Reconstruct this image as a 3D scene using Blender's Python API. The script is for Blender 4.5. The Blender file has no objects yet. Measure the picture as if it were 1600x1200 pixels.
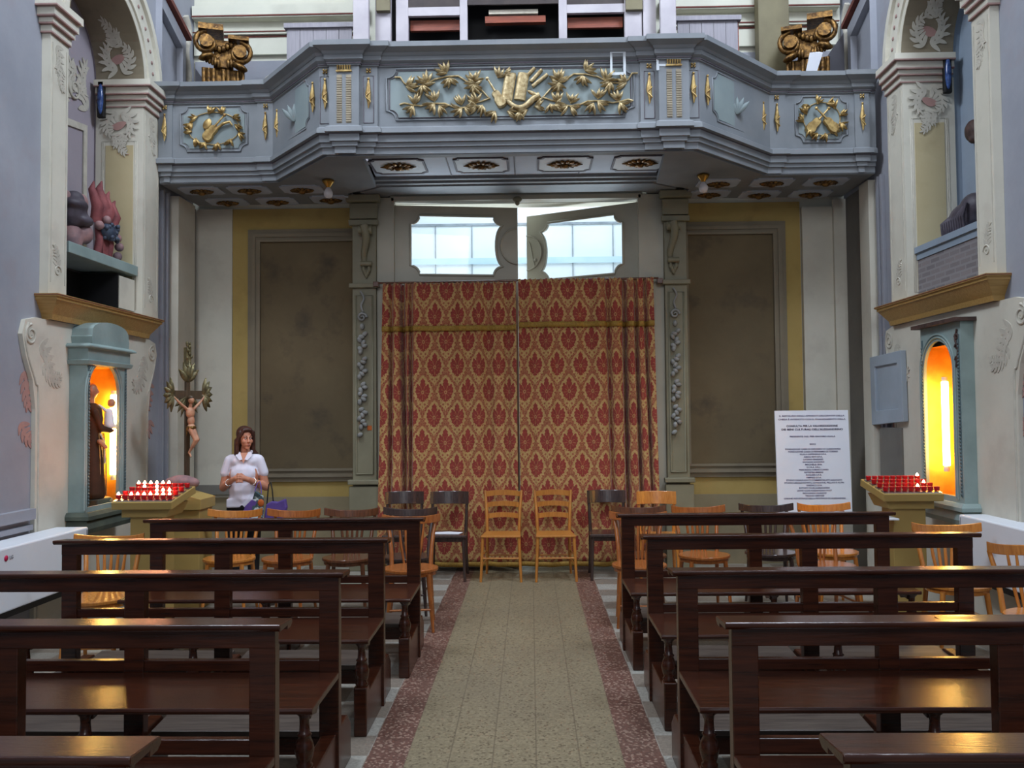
import bpy, bmesh, math, random
from mathutils import Vector, Matrix, Euler, noise
from mathutils.geometry import tessellate_polygon
random.seed(7)
C = bpy.context.scene.collection
PI = math.pi
def R(a): return math.radians(a)

# ------------------------------------------------------------------ camera
H = 1.66
cam_data = bpy.data.cameras.new('camera'); cam = bpy.data.objects.new('camera', cam_data); C.objects.link(cam)
cam_data.sensor_width = 36; cam_data.lens = 36 * 1330 / 1600; cam_data.clip_end = 100
cam.matrix_world = Matrix.Translation((0, 0, H)) @ (Matrix.Rotation(R(1.22), 4, 'Z') @ Matrix.Rotation(R(92.03), 4, 'X') @ Matrix.Rotation(R(-0.5), 4, 'Z'))
bpy.context.scene.camera = cam

# ------------------------------------------------------------------ world, lights, exposure
w = bpy.data.worlds.new('daylight'); bpy.context.scene.world = w; w.use_nodes = True
w.node_tree.nodes['Background'].inputs[0].default_value = (0.74, 0.84, 1.0, 1)
w.node_tree.nodes['Background'].inputs[1].default_value = 0.24
def area(name, loc, target, sx, sy, power, col):
    l = bpy.data.lights.new(name, 'AREA'); l.shape = 'RECTANGLE'; l.size = sx; l.size_y = sy; l.energy = power; l.color = col
    o = bpy.data.objects.new(name, l); C.objects.link(o); o.location = loc
    o.rotation_euler = (Vector(target) - Vector(loc)).to_track_quat('-Z', 'Y').to_euler(); return o
area('window_daylight_left', (3.2, 5.2, 8.4), (-3.8, 7.2, 3.4), 1.8, 2.6, 420, (0.76, 0.86, 1.0))
area('window_daylight_right', (-3.4, 5.0, 8.4), (3.5, 7.2, 3.2), 1.8, 2.6, 360, (0.79, 0.88, 1.0))
area('nave_daylight', (0, -5.5, 6.8), (0, 8.5, 3.0), 5.0, 3.5, 215, (0.92, 0.95, 1.0))
area('porch_daylight', (0, 10.6, 4.9), (0, 10.9, 0), 3.2, 1.2, 46, (0.80, 0.90, 1.0))
area('porch_fill', (-0.12, 11.3, 2.0), (-0.12, 8.4, 4.0), 3.2, 1.4, 85, (0.84, 0.92, 1.0))  # added fill hidden behind the curtains, aimed up to brighten the loft soffit
area('aisle_fill', (-0.1, 4.0, 9.2), (-0.1, 5.0, 0), 4.0, 5.0, 36, (1.0, 0.91, 0.78))  # added warm overhead fill that lifts the aisle floor
S = bpy.context.scene
S.view_settings.view_transform = 'Standard'; S.view_settings.look = 'None'; S.view_settings.gamma = 1
S.view_settings.use_curve_mapping = False; S.view_settings.exposure = 0.48

# ------------------------------------------------------------------ node helpers and materials
def lin(c):
    return tuple(((v / 255) / 12.92 if v / 255 <= 0.04045 else ((v / 255 + 0.055) / 1.055) ** 2.4) for v in c) + (1,)
class NT:
    def __init__(s, name):
        s.m = bpy.data.materials.new(name); s.m.use_nodes = True; s.t = s.m.node_tree
        s.b = s.t.nodes['Principled BSDF']; s.out = s.t.nodes['Material Output']
    def n(s, kind, **kw):
        x = s.t.nodes.new(kind)
        for k, v in kw.items(): setattr(x, k, v)
        return x
    def l(s, a, b): s.t.links.new(a, b)
    def put(s, inp, v):
        if isinstance(v, (int, float)): inp.default_value = v
        elif isinstance(v, tuple): inp.default_value = v
        else: s.l(v, inp)
    def M(s, op, a, b=0.0, c=0.0):
        x = s.n('ShaderNodeMath', operation=op)
        s.put(x.inputs[0], a); s.put(x.inputs[1], b); s.put(x.inputs[2], c); return x.outputs[0]
    def mix(s, f, a, b):
        x = s.n('ShaderNodeMix', data_type='RGBA'); s.put(x.inputs[0], f); s.put(x.inputs[6], a); s.put(x.inputs[7], b); return x.outputs[2]
    def co(s, which='Object'): return s.n('ShaderNodeTexCoord').outputs[which]
    def xyz(s, v):
        x = s.n('ShaderNodeSeparateXYZ'); s.l(v, x.inputs[0]); return x.outputs
    def noise(s, scale, v=None, detail=4, rough=0.55, stretch=None):
        x = s.n('ShaderNodeTexNoise'); x.inputs['Scale'].default_value = scale; x.inputs['Detail'].default_value = detail
        x.inputs['Roughness'].default_value = rough
        v = v if v is not None else s.co()
        if stretch:
            mp = s.n('ShaderNodeMapping'); mp.inputs['Scale'].default_value = stretch; s.l(v, mp.inputs[0]); v = mp.outputs[0]
        s.l(v, x.inputs['Vector']); return x.outputs[0]
    def ramp(s, f, lo, hi):
        x = s.n('ShaderNodeMapRange'); x.inputs[1].default_value = lo; x.inputs[2].default_value = hi; s.put(x.inputs[0], f); return x.outputs[0]
    def bump(s, hgt, strength=0.3, dist=0.01):
        x = s.n('ShaderNodeBump'); x.inputs['Strength'].default_value = strength; x.inputs['Distance'].default_value = dist
        s.l(hgt, x.inputs['Height']); s.l(x.outputs[0], s.b.inputs['Normal'])
    def fin(s, col, rough=0.6, metal=0.0, spec=0.5):
        s.put(s.b.inputs['Base Color'], col); s.put(s.b.inputs['Roughness'], rough); s.b.inputs['Metallic'].default_value = metal
        s.b.inputs['Specular IOR Level'].default_value = spec
        return s.m
def plain(name, c1, c2=None, scale=6, rough=0.6, metal=0.0, spec=0.4, bump=0.0, bscale=40, stretch=None, lo=.35, hi=.65):
    t = NT(name); c2 = c2 or tuple(v * 0.82 for v in c1)
    f = t.ramp(t.noise(scale, stretch=stretch), lo, hi)
    m = t.fin(t.mix(f, lin(c1), lin(c2)), rough, metal, spec)
    if bump: t.bump(t.noise(bscale, stretch=stretch), bump)
    return m
def wood(name, c1, c2, rough=0.3, stretch=(2, 26, 26), spec=0.5, coat=0.0):
    t = NT(name); f = t.ramp(t.noise(2.2, stretch=stretch, detail=6), .3, .7)
    t.fin(t.mix(f, lin(c1), lin(c2)), rough, 0, spec); t.bump(t.noise(6, stretch=stretch), 0.08)
    if coat: t.b.inputs['Coat Weight'].default_value = coat; t.b.inputs['Coat Roughness'].default_value = 0.15
    return t.m
def glow(name, col, strength):
    t = NT(name); t.b.inputs['Base Color'].default_value = (*col, 1); t.b.inputs['Emission Color'].default_value = (*col, 1)
    t.b.inputs['Emission Strength'].default_value = strength; return t.m

def plaster(name, base, light, stain, amt=0.5):
    t = NT(name)
    a = t.ramp(t.noise(0.8, detail=6, rough=.65), .35, .68); b = t.ramp(t.noise(3.3, detail=5), .55, .75)
    c = t.mix(a, lin(base), lin(light)); c = t.mix(t.M('MULTIPLY', b, amt), c, lin(stain))
    t.fin(c, .85, 0, .2); t.bump(t.noise(14), .12); return t.m
M = {}
M['wall'] = plaster('plaster_blue_grey', (138, 141, 150), (156, 158, 166), (146, 138, 142))
M['wall_cream'] = plaster('plaster_cream', (192, 188, 174), (208, 204, 190), (160, 152, 142), .35)
M['niche_pink'] = plaster('plaster_pink_grey', (152, 144, 152), (166, 158, 166), (140, 140, 138), .5)
M['niche_blue'] = plaster('plaster_pale_blue', (132, 146, 160), (144, 156, 170), (126, 134, 146), .5)
M['stone_grey'] = plaster('plaster_grey', (108, 106, 102), (124, 120, 112), (92, 90, 88), .5)
M['ochre_soft'] = plaster('plaster_soft_ochre', (178, 164, 128), (188, 176, 142), (164, 150, 118), .5)
M['ochre'] = plaster('plaster_ochre', (166, 142, 84), (180, 156, 98), (142, 120, 76), .6)
M['dark_panel'] = plaster('painted_dark_panel', (96, 84, 64), (112, 98, 74), (74, 66, 56), .8)
M['frame_paint'] = plaster('painted_frame', (120, 110, 94), (136, 126, 106), (100, 94, 82), .5)
M['dado'] = plaster('dado', (134, 122, 96), (148, 138, 112), (112, 104, 86), .5)
M['upper'] = plaster('upper_cream', (204, 204, 190), (216, 214, 198), (186, 184, 170), .4)
M['maroon'] = plain('maroon_line', (120, 66, 58), rough=.8)
M['red_line'] = plain('rose_line', (166, 134, 128), rough=.8)
M['scroll'] = plain('painted_scroll', (174, 169, 157), (190, 185, 172), 12, .85)
M['scroll_pink'] = plain('painted_pink', (168, 132, 124), (156, 122, 116), 8, .85)
M['yellow_ledge'] = wood('ochre_wood', (176, 142, 84), (150, 116, 62), .5)
M['loft'] = plain('loft_paint_blue_grey', (126, 130, 134), (114, 119, 124), 2.5, .5, bump=.05)
M['loft_panel'] = plain('loft_panel_paint', (132, 144, 144), (120, 132, 134), 2.5, .55)
M['loft_line'] = plain('loft_line_paint', (92, 84, 92), rough=.6)
M['soffit'] = plain('soffit_paint', (176, 184, 196), (158, 166, 180), 1.5, .6)
M['soffit_panel'] = plain('soffit_panel_paint', (200, 206, 210), (188, 194, 200), 1.5, .6)
M['surround'] = plain('surround_olive_grey', (132, 127, 104), (118, 113, 92), 2.5, .5, bump=.06)
M['leaf_door'] = plain('door_paint_grey', (172, 168, 152), (160, 156, 140), 2, .45)
M['gold'] = plain('gilding', (200, 172, 112), (140, 112, 68), 18, .42, .55, bump=.2, bscale=60)
M['gold_pale'] = plain('pale_gilding', (200, 182, 140), (144, 122, 82), 26, .42, .35, bump=.2, bscale=60)
M['gold_dark'] = plain('old_gilding', (140, 104, 54), (62, 42, 22), 26, .35, .65, bump=.3, bscale=70)
M['pew'] = wood('pew_dark_wood', (72, 34, 18), (42, 19, 10), .22, spec=.5)
M['kneel'] = wood('kneeler_dusty_wood', (96, 84, 74), (62, 50, 44), .45)
M['honey'] = wood('honey_beech', (206, 136, 62), (176, 106, 42), .25, (26, 26, 3), coat=.4)
M['amber'] = wood('amber_beech', (176, 104, 48), (136, 74, 32), .25, (26, 26, 3), coat=.4)
M['light'] = wood('light_beech', (196, 132, 60), (168, 106, 44), .35, (26, 26, 3))
M['walnut'] = wood('dark_varnish', (72, 54, 48), (46, 34, 32), .25, (26, 26, 3), coat=.4)
M['brown'] = wood('brown_varnish', (110, 66, 40), (76, 44, 28), .25, (26, 26, 3), coat=.4)
M['white'] = plain('white_enamel', (226, 230, 236), (222, 226, 232), 2, .4)
M['flute'] = plain('flute_gold', (158, 146, 124), rough=.6)
M['paper'] = plain('white_paper', (232, 234, 240), (226, 228, 236), 2, .7)
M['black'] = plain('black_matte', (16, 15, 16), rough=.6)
M['ink'] = plain('purple_ink', (92, 84, 120), (84, 76, 112), 2, .8)
M['ink_bold'] = plain('dark_ink', (58, 50, 84), (50, 44, 74), 2, .8)
M['logo_red'] = plain('logo_red', (214, 40, 90), rough=.5)
M['logo_grey'] = plain('logo_grey', (120, 120, 130), rough=.5)
M['case'] = plain('case_blue_green', (146, 164, 162), (128, 146, 144), 3, .55, bump=.08)
M['case_line'] = plain('case_line', (96, 116, 120), rough=.6)
M['case_dark'] = plain('case_moss', (88, 96, 84), (66, 74, 68), 5, .6)
M['niche_gold'] = plain('niche_yellow', (232, 180, 70), (200, 140, 44), 4, .6)
M['ochre_box'] = plain('stand_ochre_laminate', (172, 146, 84), (160, 134, 76), 2, .55)
M['cup'] = plain('red_plastic', (190, 24, 30), (160, 16, 24), 3, .3)
M['wax'] = plain('wax', (235, 225, 205), rough=.5)
M['flame'] = glow('flame', (1.0, .42, .20), 45)
M['tube'] = glow('warm_lamp', (1.0, .62, .16), 38)
M['bulb'] = plain('frosted_bulb', (205, 200, 200), (190, 185, 186), 2, .25)
M['brass'] = plain('brass', (190, 150, 70), (130, 95, 40), 10, .3, .8)
M['cross'] = wood('dark_cross', (84, 66, 44), (54, 42, 28), .5, (26, 26, 3))
M['flesh_paint'] = plain('painted_flesh', (196, 148, 116), (168, 120, 94), 9, .45)
M['silvergilt'] = plain('tarnished_silver', (130, 120, 84), (86, 80, 58), 20, .4, .5, bump=.3)
M['robe'] = plain('brown_robe', (70, 44, 26), (52, 32, 18), 6, .7)
M['terracotta'] = plain('faded_red_carving', (150, 84, 84), (110, 56, 60), 8, .7, bump=.3)
M['grape'] = plain('blue_grapes', (72, 84, 100), (52, 60, 78), 12, .5)
M['cherub'] = plain('weathered_pink', (168, 128, 124), (110, 92, 98), 5, .65, bump=.2)
M['cherub_dark'] = plain('weathered_grey_carving', (84, 78, 88), (62, 56, 64), 7, .5, bump=.2)
M['blue_glass'] = plain('blue_glass', (70, 100, 160), (30, 45, 90), 20, .1)
M['rust'] = plain('brown_carving', (84, 62, 56), (56, 42, 40), 12, .6, bump=.3)
M['organ'] = plain('organ_pale_wood', (178, 172, 176), (162, 156, 162), 3, .6)
M['organ_dark'] = plain('organ_dark_panel', (60, 50, 48), (46, 38, 38), 8, .6)
M['organ_red'] = wood('organ_red_wood', (140, 66, 40), (104, 46, 30), .5)
M['olive_wood'] = plain('olive_post', (120, 112, 84), (104, 96, 72), 3, .6)
M['lilac_wood'] = wood('lilac_grey_boards', (142, 138, 144), (126, 122, 130), .6, (26, 26, 2))
M['grey_board'] = plain('charcoal_board', (76, 74, 80), (68, 66, 72), 3, .7)
M['cupboard'] = plain('cupboard_blue_grey', (158, 170, 182), (146, 158, 170), 2.5, .55)
M['skin'] = plain('skin', (200, 140, 112), (188, 126, 100), 8, .5)
M['lips'] = plain('lips', (165, 84, 78), rough=.5)
M['eye'] = plain('eye_dark', (52, 40, 36), rough=.3)
M['eyewhite'] = plain('eye_white', (225, 220, 215), rough=.3)
M['hair'] = plain('auburn_hair', (80, 46, 36), (50, 28, 22), 30, .45, stretch=(1, 1, .15))
M['shirt'] = plain('white_polo', (228, 226, 238), (218, 216, 230), 5, .8, bump=.08, bscale=12)
M['trousers'] = plain('black_cloth', (22, 20, 24), rough=.8)
M['purple'] = plain('purple_cloth', (98, 74, 150), (80, 60, 128), 6, .6)
M['bag_print'] = plain('printed_bag', (190, 205, 205), (60, 84, 90), 14, .5, lo=.48, hi=.52)
M['orange'] = plain('orange_print', (190, 96, 34), rough=.6)
M['silver'] = plain('silver', (210, 208, 205), rough=.25, metal=.9)
M['porch'] = plain('porch_white', (222, 228, 232), (212, 218, 224), 1.2, .7)
M['porch_band'] = plain('porch_blue_band', (176, 204, 220), (190, 212, 224), 3, .7)
M['porch_seam'] = plain('porch_seam', (150, 158, 166), rough=.8)
M['porch_floor'] = plain('porch_floor', (205, 205, 200), (190, 190, 186), 2, .8)

def mat_glass():
    t = NT('door_glass'); tr = t.n('ShaderNodeBsdfTransparent'); tr.inputs[0].default_value = (.95, .98, 1, 1)
    gl = t.n('ShaderNodeBsdfGlossy'); gl.inputs['Roughness'].default_value = .03; mx = t.n('ShaderNodeMixShader'); mx.inputs[0].default_value = .025
    t.l(tr.outputs[0], mx.inputs[1]); t.l(gl.outputs[0], mx.inputs[2]); t.l(mx.outputs[0], t.out.inputs[0]); return t.m
M['glass'] = mat_glass()

def mat_brick():
    t = NT('old_bricks'); br = t.n('ShaderNodeTexBrick'); x = t.xyz(t.co()); cb = t.n('ShaderNodeCombineXYZ')
    t.l(x[1], cb.inputs[0]); t.l(x[2], cb.inputs[1]); t.l(cb.outputs[0], br.inputs[0])
    br.inputs['Color1'].default_value = lin((106, 102, 106)); br.inputs['Color2'].default_value = lin((126, 120, 122)); br.inputs['Mortar'].default_value = lin((130, 127, 130))
    br.inputs['Scale'].default_value = 3.2; br.inputs['Mortar Size'].default_value = .03; br.inputs['Brick Width'].default_value = .55; br.inputs['Row Height'].default_value = .16
    t.fin(br.outputs[0], .9); t.bump(br.outputs[1], .4); return t.m
M['brick'] = mat_brick()

def mat_floor():
    t = NT('terrazzo_floor'); x = t.xyz(t.co())
    X = t.M('ADD', x[0], 0.0925); Y = x[1]; ax = t.M('ABSOLUTE', X)
    v = t.n('ShaderNodeTexVoronoi'); v.inputs['Scale'].default_value = 85; t.l(t.co(), v.inputs['Vector'])
    spk = t.xyz(v.outputs['Color'])
    dirt = t.ramp(t.noise(1.3, detail=5), .3, .75); fine = t.ramp(t.noise(45, detail=3), .35, .65)
    beige = t.mix(spk[0], lin((150, 138, 110)), lin((128, 117, 92))); beige = t.mix(t.M('GREATER_THAN', spk[1], .9), beige, lin((104, 92, 72)))
    red = t.mix(spk[0], lin((118, 80, 70)), lin((92, 60, 52))); red = t.mix(t.M('GREATER_THAN', spk[1], .78), red, lin((160, 132, 116)))
    grey = t.mix(spk[0], lin((168, 164, 150)), lin((146, 142, 130))); dark = t.mix(spk[0], lin((122, 98, 86)), lin((96, 78, 70)))
    white = t.mix(spk[2], lin((186, 184, 174)), lin((160, 158, 150)))
    def seam(c, p, wd):
        f = t.M('FRACT', t.M('DIVIDE', t.M('ADD', c, 100 * p), p)); return t.M('LESS_THAN', t.M('ABSOLUTE', t.M('SUBTRACT', f, .5)), wd)
    s1 = seam(t.M('ADD', X, .105 + .105), .21, .018); s2 = seam(Y, .21, .012)
    beige = t.mix(t.M('MULTIPLY', s1, .55), beige, lin((92, 82, 66))); beige = t.mix(t.M('MULTIPLY', s2, .3), beige, lin((92, 82, 66)))
    # outer field: grey and reddish blocks
    cy = t.M('FRACT', t.M('DIVIDE', t.M('ADD', Y, 40), .52)); cx = t.M('FRACT', t.M('DIVIDE', t.M('SUBTRACT', ax, .72), .56))
    blk = t.M('MULTIPLY', t.M('GREATER_THAN', cy, .5), t.M('LESS_THAN', cx, .5)); blk2 = t.M('MULTIPLY', t.M('LESS_THAN', cy, .5), t.M('GREATER_THAN', cx, .5))
    fld = t.mix(t.M('MAXIMUM', blk, t.M('MULTIPLY', blk2, .6)), t.mix(.5, dark, grey), white)
    c = t.mix(t.M('GREATER_THAN', ax, .715), red, fld); c = t.mix(t.M('LESS_THAN', ax, .5235), c, beige)
    c = t.mix(t.M('MULTIPLY', dirt, .35), c, lin((96, 88, 76)))
    c = t.mix(t.M('MULTIPLY', fine, .15), c, lin((70, 62, 54)))
    t.fin(c, .42, 0, .4); return t.m
M['floor'] = mat_floor()

def mat_damask():
    t = NT('red_gold_damask'); uv = t.xyz(t.co('UV')); u, v = uv[0], uv[1]
    PX, PY = .26, .54
    nz = t.noise(38, t.co('UV'), detail=3)
    def cell(ou, ov):
        p = t.M('MULTIPLY', t.M('SUBTRACT', t.M('FRACT', t.M('ADD', t.M('DIVIDE', u, PX), 50 + ou)), .5), PX)
        q = t.M('MULTIPLY', t.M('SUBTRACT', t.M('FRACT', t.M('ADD', t.M('DIVIDE', v, PY), 50 + ov)), .5), PY)
        p = t.M('ABSOLUTE', p); return p, q, t.M('ADD', t.M('DIVIDE', p, .13), t.M('DIVIDE', t.M('ABSOLUTE', q), .27))
    pa, qa, da = cell(0, 0); pb, qb, db = cell(.5, .5); sel = t.M('LESS_THAN', da, db)
    def pick(x, y): return t.M('ADD', t.M('MULTIPLY', x, sel), t.M('MULTIPLY', y, t.M('SUBTRACT', 1.0, sel)))
    P = pick(pa, pb); Q = pick(qa, qb)
    cb = t.n('ShaderNodeCombineXYZ'); t.l(P, cb.inputs[0]); t.l(Q, cb.inputs[1])
    n2 = t.noise(38, cb.outputs[0], detail=1.0, rough=.5); n3 = t.noise(60, cb.outputs[0], detail=1)
    jag = t.M('MULTIPLY', t.M('SUBTRACT', n2, .5), .9)
    def AND(*k):
        r = k[0]
        for x in k[1:]: r = t.M('MULTIPLY', r, x)
        return r
    def OR(*k):
        r = k[0]
        for x in k[1:]: r = t.M('MAXIMUM', r, x)
        return r
    LT = lambda a_, b_: t.M('LESS_THAN', a_, b_); GT = lambda a_, b_: t.M('GREATER_THAN', a_, b_)
    Q1 = t.M('SUBTRACT', Q, .01); TH = t.M('ARCTAN2', P, Q1)
    wq = t.M('ADD', .074, t.M('MULTIPLY', Q1, .12))
    r = t.M('SQRT', t.M('ADD', t.M('POWER', t.M('DIVIDE', P, wq), 2), t.M('POWER', t.M('DIVIDE', Q1, .092), 2)))
    f = t.M('ADD', t.M('ADD', r, t.M('MULTIPLY', t.M('COSINE', t.M('MULTIPLY', TH, 9)), -.14)), jag)
    g2 = t.M('ADD', t.M('ADD', r, t.M('MULTIPLY', t.M('COSINE', t.M('MULTIPLY', TH, 15)), .10)), jag)
    ring = AND(GT(g2, 1.08), LT(g2, 1.50), GT(TH, .22))
    vein = AND(GT(f, .38), LT(f, .9), LT(t.M('ABSOLUTE', t.M('COSINE', t.M('MULTIPLY', TH, 4.5))), .17))
    eye = AND(LT(r, .22), GT(r, .10))
    y2 = t.M('ADD', t.M('SUBTRACT', Q, .185), t.M('MULTIPLY', P, 1.25))
    crown = AND(LT(t.M('ABSOLUTE', t.M('ADD', y2, t.M('MULTIPLY', jag, .05))), .017), LT(P, .075))
    y3 = t.M('ADD', t.M('SUBTRACT', Q, -.168), t.M('MULTIPLY', P, -1.0))
    foot = AND(LT(t.M('ABSOLUTE', t.M('ADD', y3, t.M('MULTIPLY', jag, .05))), .010), LT(P, .05))
    outer = GT(g2, 1.56)
    fleck = AND(outer, GT(t.M('ABSOLUTE', t.M('SINE', t.M('ADD', t.M('MULTIPLY', n3, 15), t.M('MULTIPLY', P, 50)))), .86))
    yel = OR(ring, crown, foot, t.M('MULTIPLY', fleck, .9), t.M('MULTIPLY', vein, .7), t.M('MULTIPLY', eye, .7))
    red = t.mix(t.ramp(nz, .3, .7), lin((158, 66, 54)), lin((130, 52, 44)))
    gold = t.mix(t.ramp(nz, .3, .7), lin((196, 162, 106)), lin((172, 136, 82)))
    t.fin(t.mix(yel, red, gold), .7, 0, .25)
    t.b.inputs['Sheen Weight'].default_value = .2
    return t.m
M['damask'] = mat_damask()
M['braid'] = plain('olive_gold_braid', (168, 132, 56), (140, 108, 44), 60, .7)
M['lining'] = plain('cream_lining', (196, 172, 128), rough=.8)

# ------------------------------------------------------------------ mesh helpers
class MB:
    def __init__(s): s.v = []; s.f = []; s.sm = []; s.uv = None
    def add(s, vs, fs, smooth=False):
        o = len(s.v); s.v += [tuple(p) for p in vs]; s.f += [tuple(i + o for i in f) for f in fs]; s.sm += [smooth] * len(fs); return s
    def box(s, x0, x1, y0, y1, z0, z1, T=None):
        vs = [Vector((x, y, z)) for x in (x0, x1) for y in (y0, y1) for z in (z0, z1)]
        if T: vs = [T @ p for p in vs]
        return s.add(vs, [(0, 1, 3, 2), (4, 6, 7, 5), (0, 4, 5, 1), (2, 3, 7, 6), (0, 2, 6, 4), (1, 5, 7, 3)])
    def tube(s, pts, rad, seg=8, flat=1.0, caps=True):
        pts = [Vector(p) for p in pts]; n = len(pts)
        rad = rad if isinstance(rad, (list, tuple)) else [rad] * n
        vs = []; up = None
        for i, p in enumerate(pts):
            d = (pts[min(i + 1, n - 1)] - pts[max(i - 1, 0)]).normalized()
            if up is None:
                up = Vector((0, 0, 1)) if abs(d.z) < .9 else Vector((0, 1, 0))
            a = d.cross(up).normalized(); b = a.cross(d).normalized(); up = b
            for k in range(seg):
                t = 2 * PI * k / seg; vs.append(p + a * math.cos(t) * rad[i] + b * math.sin(t) * rad[i] * flat)
        fs = [(i * seg + k, i * seg + (k + 1) % seg, (i + 1) * seg + (k + 1) % seg, (i + 1) * seg + k) for i in range(n - 1) for k in range(seg)]
        s.add(vs, fs, True)
        if caps: s.add(vs[:seg], [tuple(reversed(range(seg)))]); s.add(vs[-seg:], [tuple(range(seg))])
        return s
    def lathe(s, prof, cx=0, cy=0, seg=16, T=None):
        vs = []
        for r, z in prof:
            for k in range(seg):
                t = 2 * PI * k / seg; vs.append(Vector((cx + r * math.cos(t), cy + r * math.sin(t), z)))
        if T: vs = [T @ p for p in vs]
        n = len(prof)
        s.add(vs, [(i * seg + k, i * seg + (k + 1) % seg, (i + 1) * seg + (k + 1) % seg, (i + 1) * seg + k) for i in range(n - 1) for k in range(seg)], True)
        s.add(vs[:seg], [tuple(reversed(range(seg)))]); s.add(vs[-seg:], [tuple(range(seg))]); return s
    def ball(s, c, r, T=None, seg=12, rings=8):
        r = r if isinstance(r, tuple) else (r, r, r); c = Vector(c); vs = [Vector((0, 0, -r[2]))]
        for i in range(1, rings):
            a = -PI / 2 + PI * i / rings
            for k in range(seg):
                t = 2 * PI * k / seg; vs.append(Vector((r[0] * math.cos(a) * math.cos(t), r[1] * math.cos(a) * math.sin(t), r[2] * math.sin(a))))
        vs.append(Vector((0, 0, r[2])))
        if T: vs = [T @ p for p in vs]
        vs = [p + c for p in vs]; L = len(vs) - 1
        fs = [(0, 1 + (k + 1) % seg, 1 + k) for k in range(seg)]
        for i in range(rings - 2):
            for k in range(seg): a = 1 + i * seg; fs.append((a + k, a + (k + 1) % seg, a + seg + (k + 1) % seg, a + seg + k))
        a = 1 + (rings - 2) * seg; fs += [(a + k, a + (k + 1) % seg, L) for k in range(seg)]
        return s.add(vs, fs, True)
    def caps(s, a, b, r0, r1):
        """tapered capsule, closed"""
        a = Vector(a); b = Vector(b); n = 5; d = (b - a)
        if d.length < 1e-5: return s.ball(a, r0)
        d.normalize(); pts = []; rs = []
        for i in range(n): t = PI / 2 * (1 - i / n); pts.append(a - d * r0 * math.sin(t)); rs.append(max(r0 * math.cos(t), 1e-4))
        pts.append(a); rs.append(r0); pts.append(b); rs.append(r1)
        for i in range(1, n + 1): t = PI / 2 * i / n; pts.append(b + d * r1 * math.sin(t)); rs.append(max(r1 * math.cos(t), 1e-4))
        return s.tube(pts, rs, 12)
    def plate(s, loops, fn, d0, d1):
        """2D outline loops (first outer, others holes) pushed through fn(a,b,d) between depths d0 and d1"""
        flat = [p for l in loops for p in l]
        tris = tessellate_polygon([[Vector((p[0], p[1], 0)) for p in l] for l in loops])
        n = len(flat); vs = [fn(a, b, d0) for a, b in flat] + [fn(a, b, d1) for a, b in flat]
        fs = [tuple(t) for t in tris] + [tuple(i + n for i in reversed(t)) for t in tris]
        o = 0
        for l in loops:
            k = len(l); fs += [(o + i, o + (i + 1) % k, n + o + (i + 1) % k, n + o + i) for i in range(k)]; o += k
        return s.add(vs, fs)
    def sweep(s, path, prof, closed_prof=True):
        """path of (x,y); profile of (outward, z), outward is to the right of the path direction"""
        n = len(path); P = [Vector((p[0], p[1])) for p in path]; vs = []
        for i in range(n):
            d0 = (P[i] - P[i - 1]).normalized() if i > 0 else (P[1] - P[0]).normalized()
            d1 = (P[i + 1] - P[i]).normalized() if i < n - 1 else d0
            n0 = Vector((d0.y, -d0.x)); n1 = Vector((d1.y, -d1.x)); m = (n0 + n1)
            m = m / max(m.length_squared, 1e-6) * 2
            for o, z in prof: q = P[i] + m * o; vs.append((q.x, q.y, z))
        k = len(prof); r = k if closed_prof else k - 1
        s.add(vs, [(i * k + j, i * k + (j + 1) % k, (i + 1) * k + (j + 1) % k, (i + 1) * k + j) for i in range(n - 1) for j in range(r)])
        if closed_prof: s.add(vs[:k], [tuple(range(k))]); s.add(vs[-k:], [tuple(reversed(range(k)))])
        return s
    def leaf(s, base, ang, L, W, plane='xz', d=0.012, curl=0.3):
        """pointed bulging leaf lying in a plane, tip toward ang"""
        n = 5; vs = []; ca, sa = math.cos(ang), math.sin(ang)
        def mp(a, b, h):
            x = base[0] + a * ca - b * sa; z = base[2] + a * sa + b * ca
            return (x, base[1] - h, z) if plane == 'xz' else (base[0] + h, base[1] + a * ca - b * sa, z)
        for i in range(n + 1):
            t = i / n; wd = W * math.sin(PI * min(t * .92 + .08, 1)) ** .8 * .5; c = curl * L * t * t * .5
            vs += [mp(L * t, c - wd, 0), mp(L * t, c, d * (1 + 1.5 * math.sin(PI * t))), mp(L * t, c + wd, 0)]
        fs = []
        for i in range(n): a = i * 3; fs += [(a, a + 3, a + 4, a + 1), (a + 1, a + 4, a + 5, a + 2)]
        return s.add(vs, fs, True)
    def build(s, name, mat, parent=None, bevel=0, mods=None, loc=None):
        me = bpy.data.meshes.new(name); me.from_pydata(s.v, [], s.f); me.materials.append(mat)
        me.polygons.foreach_set('use_smooth', s.sm)
        bm = bmesh.new(); bm.from_mesh(me); bmesh.ops.recalc_face_normals(bm, faces=bm.faces); bm.to_mesh(me); bm.free()
        if s.uv:
            ul = me.uv_layers.new(name='UVMap')
            for lp in me.loops: ul.data[lp.index].uv = s.uv[lp.vertex_index]
        o = bpy.data.objects.new(name, me); C.objects.link(o)
        if parent: o.parent = parent
        if loc: o.location = loc
        if bevel:
            b = o.modifiers.new('bevel', 'BEVEL'); b.width = bevel; b.segments = 2; b.limit_method = 'ANGLE'; b.angle_limit = R(40)
        if mods == 'body' or isinstance(mods, float):
            r = o.modifiers.new('remesh', 'REMESH'); r.mode = 'VOXEL'; r.voxel_size = mods if isinstance(mods, float) else .006; r.use_smooth_shade = True
            q = o.modifiers.new('smooth', 'SMOOTH'); q.iterations = 3; q.factor = .5
        return o
def bx(*a): return MB().box(*a)
def fn_xz(y, sgn=1): return lambda a, b, d: (a, y + d * sgn, b)
def fn_yz(x, sgn=1): return lambda a, b, d: (x + d * sgn, a, b)
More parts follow.
